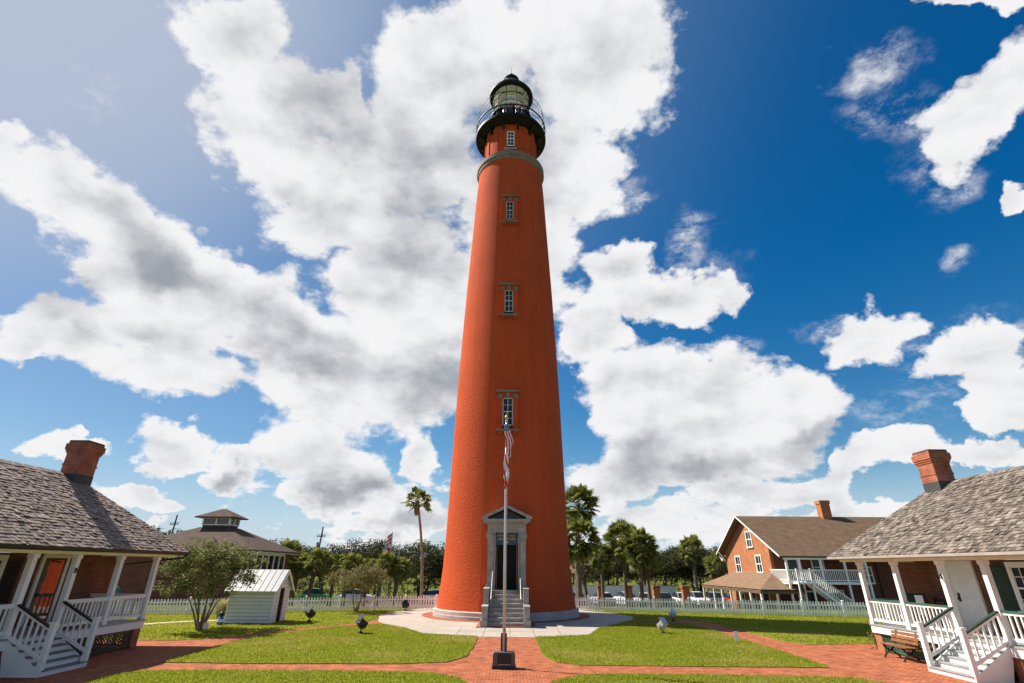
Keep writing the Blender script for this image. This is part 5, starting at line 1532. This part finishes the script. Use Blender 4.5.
def make_flagpole():
    P = thing('flagpole', (-0.2, 19.25, 0), 'slim white flagpole with brass finial in front of the lighthouse', 'flagpole')
    b = MB(); b.tube([(0, 0, 0.42), (0, 0, 3), (0, 0, 6), (0, 0, 8.2)], [.045, .042, .034, .022], 12); b.build('pole', 'pole_metal', P, smooth=True)
    b = MB(); b.tube([(0, 0, 8.2), (0, 0, 8.26)], [.05, .05], 10); b.build('truck', 'pole_metal', P)
    b = MB(); b.lathe([(.01, 8.26), (.02, 8.30), (.05, 8.34), (.055, 8.38), (.035, 8.43), (.015, 8.45), (.008, 8.55), (0, 8.56)], 12); b.build('finial', 'gold', P)
    b = MB(); b.tube([(.055, -.02, 1.0), (.06, -.02, 8.1)], .006, 4); b.build('halyard', 'cloth_white', P)
    b = MB(); b.box(-.10, .10, .02, .14, .0, .98); b.box(.035, .06, -.10, -.04, 1.02, 1.12); b.build('pole_bracket', 'black_trim', P)
    # flags hang limp: gathered folds down the pole
    def limp(name, z1, z0, wtop, drift, stripes, label):
        T = thing(name, (-0.2, 19.25, 0), label, 'flag', 'flags on the flagpole')
        nx, nz = 40, 60
        V = []
        for j in range(nz + 1):
            t = j / nz
            wd = .10 + wtop * max(0.0, sin(pi * min(1, t * .95 + .03))) ** .8
            for i in range(nx + 1):
                q = i / nx
                x = -.07 + drift * t * t + wd * q + .015 * sin(t * 14)
                y = -.10 - .05 * sin(q * 11 + t * 4) * (.4 + .6 * t) - .03 * sin(t * 10 + q * 3)
                V.append((x, y, z1 - (z1 - z0) * (t * (.82 + .18 * q)) + .04 * sin(q * 9) * t))
        faces = {}
        for j in range(nz):
            for i in range(nx):
                a = j * (nx + 1) + i
                faces.setdefault(stripes((i + .5) / nx, (j + .5) / nz), []).append((a, a + 1, a + nx + 2, a + nx + 1))
        for k, f in faces.items():
            used = sorted({q for g in f for q in g}); mp = {q: n for n, q in enumerate(used)}
            mesh_np({'cloth_red': 'red_stripes', 'cloth_white': 'white_field', 'cloth_blue': 'blue_canton'}[k], np.array([V[q] for q in used]), np.array([[mp[q] for q in g] for g in f]), k, T, smooth=True)
        return T
    def us(u, v):
        if v < .26 - .1 * u: return 'cloth_blue' if int(v * 60) % 3 or int(u * 12) % 2 else 'cloth_white'
        return 'cloth_red' if int((u * 1.1 - v * .75 + 2) * 5) % 2 == 0 else 'cloth_white'
    def cross(u, v):
        return 'cloth_red' if abs(u - (v * 3) % 1.6 + .1) < .17 or (v > .8 and u < .55) else 'cloth_white'
    a = limp('national_flag', 8.06, 6.74, 0.21, .09, us, 'limp striped red and white flag with blue canton, upper on the pole')
    # stars of the canton
    limp('state_flag', 6.92, 5.52, 0.10, -.02, cross, 'limp white flag with red diagonal cross, lower on the pole')
    # granite block
    B = thing('memorial_block', (-0.19, 19.02, 0), 'dark stone block with black plaque at the flagpole foot', 'stone block')
    b = MB(); b.prism([(-.36, 0.0), (.36, 0.0), (.36, .40), (.32, .47), (-.32, .47), (-.36, .40)], 0.0, .36, 'y'); b.build('stone', 'dark_stone', B)
    b = MB(); b.box(-.385, .385, -.02, .38, 0, .09); b.build('foot', 'black_trim', B)
    b = MB(); b.box(-.21, .23, -.022, -.001, .125, .43); pq = b.build('plaque', 'black_trim', B)
    b = MB(); b.box(-.20, .22, -.027, -.0225, .135, .142); b.build('plaque_edge', 'pole_metal', pq)


make_flagpole()


# ------------------------------------------------------------------ floodlights on the lawn
def floodlight(loc, rz, tilt, label, s=1.0, mt='black_trim'):
    T = thing('floodlight', loc, label, 'floodlight', 'lawn floodlights aimed at the lighthouse', rz)
    b = MB(); b.box(-.09 * s, .09 * s, -.09 * s, .09 * s, 0, .09 * s); b.tube([(0, 0, .08 * s), (0, 0, .30 * s)], .035 * s, 6); b.build('stem', 'black_trim', T)
    m = Matrix.Rotation(tilt, 3, 'X')
    c = Vector((0, 0, .46 * s))
    b = MB(); b.obox(c, (.27 * s, .13 * s, .20 * s), m); b.obox(c + m @ Vector((0, -.17 * s, 0)), (.16 * s, .045 * s, .12 * s), m)
    b.build('housing', mt, T)
    b = MB(); b.obox(c + m @ Vector((0, .135 * s, 0)), (.245 * s, .012 * s, .175 * s), m); b.build('lens', 'lens_glass' if mt == 'pole_metal' else 'window_glass', T)
    b = MB(); b.obox(c + m @ Vector((0, .15 * s, .21 * s)), (.27 * s, .16 * s, .01 * s), m); b.build('visor', mt, T)
    b = MB()
    for sg in (-1, 1): b.bar((sg * .29 * s, 0, .22 * s), (sg * .29 * s, 0, .46 * s), .03 * s, .04 * s, upv=(1, 0, 0))
    b.bar((-.29 * s, 0, .22 * s), (.29 * s, 0, .22 * s), .04 * s, .03 * s); b.build('yoke', 'black_trim', T)


floodlight((-7.2, 27.9, 0.02), -0.95, 0.95, 'dark floodlight in the middle of the left front lawn')
floodlight((-11.7, 33.4, 0.02), -0.8, 0.9, 'dark floodlight on the lawn right of the shed')
floodlight((-7.75, 42.0, 0.02), -2.2, 0.8, 'small dark floodlight close to the picket fence beside the pavement', .85)
floodlight((7.65, 28.85, 0.02), 0.75, 0.9, 'pale floodlight in the middle of the right front lawn', .85, 'pole_metal')
floodlight((10.15, 35.6, 0.02), 0.9, 0.8, 'floodlight with lilac housing beside the brick path and right fence', .85, 'pole_metal')


def marker(loc, w, h, rz, label, stem):
    T = thing('lawn_marker', loc, label, 'marker', None, rz)
    b = MB(); b.box(-w / 2, w / 2, -.02, .02, stem, h); b.build('plate', 'white_paint', T)
    b = MB(); b.box(-.02, .02, .021, .05, 0, h * .8); b.build('stake', 'pole_metal', T)


marker((-15.0, 28.4, 0.02), .24, .36, 0.2, 'small white plate on a stake at the tree foot', .12)
marker((10.05, 25.7, 0.02), .16, .42, -0.3, 'narrow white marker plate at the edge of the right lawn', .02)

# small blue and white garden figure by the shed
G = thing('garden_ornament', (-15.85, 31.4, 0), 'small blue and white garden ornament with dark top beside the shed', 'ornament')
b = MB(); b.lathe([(.10, 0), (.16, .1), (.17, .24), (.11, .38), (.05, .44)], 14); b.build('jar_body', 'shirt_blue', G, smooth=True)
b = MB(); b.lathe([(.172, .16), (.18, .2), (.176, .26), (.165, .3)], 14, cap=False); b.build('white_band', 'white_paint', G)
b = MB(); b.lathe([(.05, .43), (.11, .47), (.12, .55), (.07, .63), (0, .66)], 12); b.build('jar_top', 'black_trim', G, smooth=True)


# ------------------------------------------------------------------ bench and porch things at the sunlit house
def bench(loc, rz, label):
    T = thing('park_bench', loc, label, 'bench', None, rz)
    b = MB()
    for i in range(3): b.box(-.75, .75, -.20 + i * .15, -.08 + i * .15, .43, .465)
    b.build('seat', 'wood_slat', T)
    b = MB()
    for i in range(3): b.obox((0, .27 + i * .035, .58 + i * .125), (.75, .016, .052), (-.28, 0, 0))
    b.build('backrest', 'wood_slat', T)
    for x in (-.55, .55):
        b = MB(); y = [(-.24, .43), (.28, .43)]
        b.tube([(x, -.26, .0), (x, -.20, .10), (x, -.05, .24), (x, -.2, .40)], .035, 6); b.tube([(x, .32, .0), (x, .26, .10), (x, .05, .24), (x, .2, .40)], .035, 6)
        b.bar((x, -.22, .41), (x, .26, .41), .05, .04); b.bar((x, .24, .40), (x, .40, .90), .05, .035, upv=(1, 0, 0)); b.tube([(x, -.08, .235), (x, .08, .235)], .03, 6)
        b.build('leg', 'black_iron', T)


bench((14.3, 21.45, 0), -pi / 2 - 0.05, 'wooden slat bench with black iron legs beside the sunlit porch steps')


def porch_chair(loc, rz, m, label, low=False):
    T = thing('porch_chair', loc, label, 'chair', 'chairs on the sunlit porch', rz)
    h = .42
    b = MB(); b.box(-.24, .24, -.22, .22, h - .03, h); b.build('seat', m, T)
    b = MB()
    for x in (-.22, .22): b.bar((x, .22, h), (x, .32, 1.02), .045, .04, upv=(1, 0, 0))
    for z in (.58, .76, .94): b.obox((0, .25 + (z - .42) * .16, z), (.21, .012, .05), (-.16, 0, 0))
    b.build('backrest', m, T)
    for x in (-.22, .22):
        for y in (-.2, .2):
            b = MB(); b.box(x - .022, x + .022, y - .022, y + .022, 0, h - .031); b.build('leg', m, T)


porch_chair((16.7, 22.3, .966), -pi / 2 + .1, 'black_trim', 'dark ladder back chair on the sunlit porch')
porch_chair((16.2, 23.2, .966), -pi / 2 + .5, 'teal_cloth', 'teal chair at the far end of the sunlit porch')
T = thing('display_board', (16.4, 22.75, .966), 'black display board with a white poster on the sunlit porch', 'sign board', None, -1.1)
b = MB(); b.box(-.34, .34, -.03, .03, .25, 1.18); b.build('panel', 'black_trim', T)
b = MB(); b.box(-.02, .27, -.038, -.031, .4, 1.1); b.build('poster', 'white_paint', T)
b = MB(); b.bar((-.3, 0, .3), (-.36, .25, 0), .04, .04); b.bar((.3, 0, .3), (.36, .25, 0), .04, .04); b.bar((-.3, 0, .3), (-.36, -.2, 0), .04, .04); b.bar((.3, 0, .3), (.36, -.2, 0), .04, .04); b.build('stand', 'black_trim', T)
T = thing('planter_box', (-15.4, 20.2, .966), 'dark grey green crate on the shaded porch behind the stair rail', 'crate')
b = MB(); b.box(-.2, .2, -.3, .3, .04, .62); b.build('crate_body', 'dark_green', T)
b = MB()
for z in (.06, .34, .60): b.box(-.215, .215, -.315, .315, z - .025, z + .025)
b.build('crate_band', 'grey_tread', T)


# ------------------------------------------------------------------ parking lot: brick pillars, cars, sign, wall
def pillar(x, y, label):
    T = thing('brick_pillar', (x, y, -1.3), label, 'pillar', 'brick pillars along the parking lot')
    b = MB(); b.box(-.38, .38, -.38, .38, 0, 2.1); b.build('shaft', 'orange_brick', T)
    b = MB(); b.box(-.46, .46, -.46, .46, 2.1, 2.28); b.box(-.40, .40, -.40, .40, 2.28, 2.4); b.build('cap', 'chimney_brick', T)


for x, lab in ((10.75, 'brick pillar nearest the lighthouse beside the small palm'), (14.0, 'shaded brick pillar directly behind the twin palms'), (17.3, 'brick pillar between the twin palms and the white cars'), (20.75, 'brick pillar farthest from the lighthouse among white cars')):
    pillar(x, 66.5, lab)


def car_proto():
    T = thing('parked_car', (0, 0, -1.29), 'white parked car', 'car', 'cars in the parking lot')
    L, W = 4.5, 1.8
    b = MB()
    sec = [(-2.25, .42, .62, .80), (-2.15, .28, .78, .86), (-1.4, .22, .92, .90), (-.6, .22, .95, .90), (.6, .22, .93, .90), (1.3, .22, .86, .90), (2.0, .26, .74, .86), (2.25, .42, .60, .76)]
    vs, fs = [], []
    for x, z0, z1, w in sec: vs += [(x, -w, z0), (x, -w, (z0 + z1) / 2 + .05), (x, -w + .10, z1), (x, w - .10, z1), (x, w, (z0 + z1) / 2 + .05), (x, w, z0)]
    for i in range(len(sec) - 1):
        for k in range(6): fs.append((i * 6 + k, i * 6 + (k + 1) % 6, (i + 1) * 6 + (k + 1) % 6, (i + 1) * 6 + k))
    fs += [tuple(range(5, -1, -1)), tuple(range((len(sec) - 1) * 6, len(sec) * 6))]
    b.add(vs, fs)
    rf = [(-1.55, .90, .80), (-1.15, 1.38, .62), (-.3, 1.48, .62), (.35, 1.42, .62), (1.05, .90, .80)]
    vs = []; fs = []
    for x, z, w in rf: vs += [(x, -w, z), (x, w, z)]
    b.add(vs, [(2 * i, 2 * i + 1, 2 * i + 3, 2 * i + 2) for i in range(4)])
    body = b.build('body', 'car_white', T, smooth=False)
    b = MB()
    for s in (-1, 1):
        b.add([(-1.42, s * .80, .93), (.92, s * .80, .92), (.33, s * .632, 1.39), (-.3, s * .632, 1.45), (-1.1, s * .632, 1.36)], [(0, 1, 2, 3, 4) if s < 0 else (4, 3, 2, 1, 0)])
    b.add([(1.06, -.74, .91), (1.06, .74, .91), (.40, .58, 1.42), (.40, -.58, 1.42)], [(0, 1, 2, 3)]); b.add([(-1.56, -.74, .92), (-1.56, .74, .92), (-1.17, .58, 1.385), (-1.17, -.58, 1.385)], [(3, 2, 1, 0)])
    b.build('window', 'car_glass', T)
    for x in (-1.38, 1.42):
        for s in (-1, 1):
            w = MB(); w.lathe([(.19, -.1), (.31, -.1), (.33, -.06), (.33, .06), (.31, .1), (.19, .1)], 20, cap=False); m = Matrix.Rotation(pi / 2, 3, 'X')
            w.v = [tuple(m @ Vector(p) + Vector((x, s * .82, .33))) for p in w.v]; wo = w.build('wheel', 'tyre', T)
            w = MB(); w.lathe([(.0, s * -.07), (.19, s * -.085)], 16); w.v = [tuple(m @ Vector(p) + Vector((x, s * .82, .33))) for p in w.v]; w.build('rim', 'rim', wo)
    for s in (-1, 1):
        w = MB(); w.obox((2.16, s * .58, .62), (.05, .18, .07), (0, 0, 0)); w.build('headlight', 'car_light', T)
        w = MB(); w.obox((-2.2, s * .62, .70), (.05, .15, .09), (0, 0, 0)); w.build('tail_light', 'car_tail', T)
    return T


car0 = car_proto()
def set_car(c, x, y, rz, colr, label, van=1.0):
    c.location = (x, y, -1.29); c.rotation_euler = (0, 0, rz); c['label'] = label; c.scale = (1, 1, van)
    for ch in c.children:
        if ch.name.split('.')[0] == 'body':
            ch.material_slots[0].link = 'OBJECT'; ch.material_slots[0].material = MATS['car_' + colr]


cars = [(11.6, 71.5, 1.9, 'silver', 'silver car showing right of the first brick pillar from the lighthouse', 1.0),
        (8.4, 72.5, 1.7, 'grey', 'grey car between the lighthouse and the first brick pillar', 1.0),
        (14.6, 70.5, -1.2, 'white', 'white car beside the shaded pillar behind the twin palms', 1.05),
        (17.0, 71.5, 1.4, 'silver', 'silver car just left of the third brick pillar', 1.0),
        (19.2, 71.0, 1.55, 'black', 'black car between the third and fourth brick pillars', 1.05),
        (21.3, 70.0, -1.5, 'white', 'white car left of the farthest brick pillar', 1.05),
        (23.4, 70.8, -1.4, 'white', 'white car right of the farthest brick pillar', 1.1),
        (25.6, 71.3, 1.5, 'grey', 'dark grey car between the white cars and the red one', 1.1),
        (27.6, 70.5, 1.6, 'red', 'red car beside the white plank fence near the orange house', 1.05),
        (31.2, 73.5, 0.3, 'silver', 'silver car seen under the tan porch roof', 1.1),
        (-9.5, 72.5, 0.1, 'white', 'white car on the road behind the thin tall palm', 1.05),
        (-25.0, 72.5, 0.0, 'green', 'bright green car seen between the dark palm trunks', 1.1),
        (-20.2, 73.5, 0.05, 'white', 'white car behind the middle of the bushy palm row', 1.05)]
for i, (x, y, rz, colr, lab, van) in enumerate(cars):
    set_car(car0 if i == 0 else copy_tree(car0), x, y, rz, colr, lab, van)

T = thing('boundary_wall', (4, 88, -1.3), 'low white wall along the back of the parking lot', 'wall')
b = MB(); b.box(0, 22, -.12, .12, 0, 1.7); b.build('wall_face', 'white_paint', T)
b = MB(); b.box(-.05, 22.05, -.17, .17, 1.7, 1.8); b.build('coping', 'concrete', T)
T = thing('plank_fence', (27.6, 66.8, -1.3), 'white vertical plank fence between the red car and the tan porch', 'fence', None, -0.35)
b = MB()
for i in range(14): b.box(i * .16, i * .16 + .15, -.012, .012, .05, 2.15 + random.uniform(-.01, .01))
b.build('planks', 'fence_paint', T)
b = MB()
for x in (0.05, 1.1, 2.15): b.box(x - .05, x + .05, .013, .11, 0, 2.2)
b.build('post', 'fence_paint', T)
T = thing('sign_post', (14.95, 66, -1.3), 'plain pale sign on a post behind the twin palms', 'sign')
b = MB(); b.box(-.04, .04, 0, .08, 0, 2.6); b.build('post', 'pole_metal', T)
b = MB(); b.box(-.22, .22, -.022, -.001, 1.5, 2.55); b.build('sign_plate', 'white_paint', T)
T = thing('garden_canopy', (-31.3, 43.2, -.35), 'teal rounded canopy glimpsed between the shaded porch and the brick hall', 'canopy')
b = MB(); b.lathe([(1.15, 1.35), (1.05, 1.62), (.7, 1.9), (.3, 2.03), (0, 2.06)], 20, cap=False); b.build('cover', 'teal_cloth', T, smooth=True)
b = MB()
for k in range(4): b.tube([(.95 * cos(k * pi / 2 + .7), .95 * sin(k * pi / 2 + .7), 0), (.95 * cos(k * pi / 2 + .7), .95 * sin(k * pi / 2 + .7), 1.6)], .03, 6)
b.build('frame', 'pole_metal', T)


# ------------------------------------------------------------------ utility poles and distant flags
def utility_pole(loc, H, lean, label):
    T = thing('utility_pole', loc, label, 'utility pole', 'utility poles above the trees')
    b = MB(); b.tube([(0, 0, 0), (lean * .5, 0, H / 2), (lean, 0, H)], [.15, .12, .09], 8); b.build('pole', 'bark', T)
    b = MB(); z = H - 1.2; xx = lean * z / H; b.bar((xx - .55, -.1, z), (xx + .55, -.1, z + .05), .08, .09)
    for k in (-.48, -.2, .2, .48): b.tube([(xx + k, -.1, z + .05), (xx + k, -.1, z + .3)], [.05, .035], 6)
    b.build('crossarm', 'bark', T)
    b = MB(); b.tube([(xx - .25, -.25, z - 1.3), (xx - .25, -.25, z - .7)], .15, 10); b.build('transformer', 'car_grey', T)


utility_pole((-44.3, 70, -1.3), 10.3, .35, 'dark utility pole above the hall roof beside the near house')
utility_pole((-25.4, 71, -1.3), 9.0, .55, 'leaning dark utility pole above the bushy palm row')


def far_flag(x, H, label, kind):
    T = thing('flagpole', (x, 72, -1.3), label, 'flagpole', 'distant flagpoles above the oaks')
    b = MB(); b.tube([(0, 0, 0), (0, 0, H)], [.07, .04], 6); b.build('pole', 'pole_metal', T)
    if kind:
        ms = ['cloth_red', 'cloth_white'] * 3 if kind == 'us' else ['cloth_white', 'cloth_red', 'cloth_white']
        fh = 1.5; n = len(ms)
        F = bpy.data.objects.new('flag', None); COL.objects.link(F); F.parent = T
        for i, m in enumerate(ms):
            V = []; 
            for k in range(9):
                u = k / 8
                for e in (0, 1): V.append((.05 + u * .75 * (-1 if kind == 'us' else 1), .1 * sin(u * 7), H - .15 - (i + e) * fh / n - u * .6))
            mesh_np('stripe', np.array(V), np.array([(2 * k, 2 * k + 1, 2 * k + 3, 2 * k + 2) for k in range(8)]), m, F)


far_flag(-15.8, 8.6, 'taller distant flagpole with striped flag above the oaks', 'us')
far_flag(-16.6, 7.6, 'shorter distant flagpole with white and red flag above the oaks', 'st')
far_flag(-14.7, 7.3, 'bare distant flagpole right of the two flags above the oaks', None)
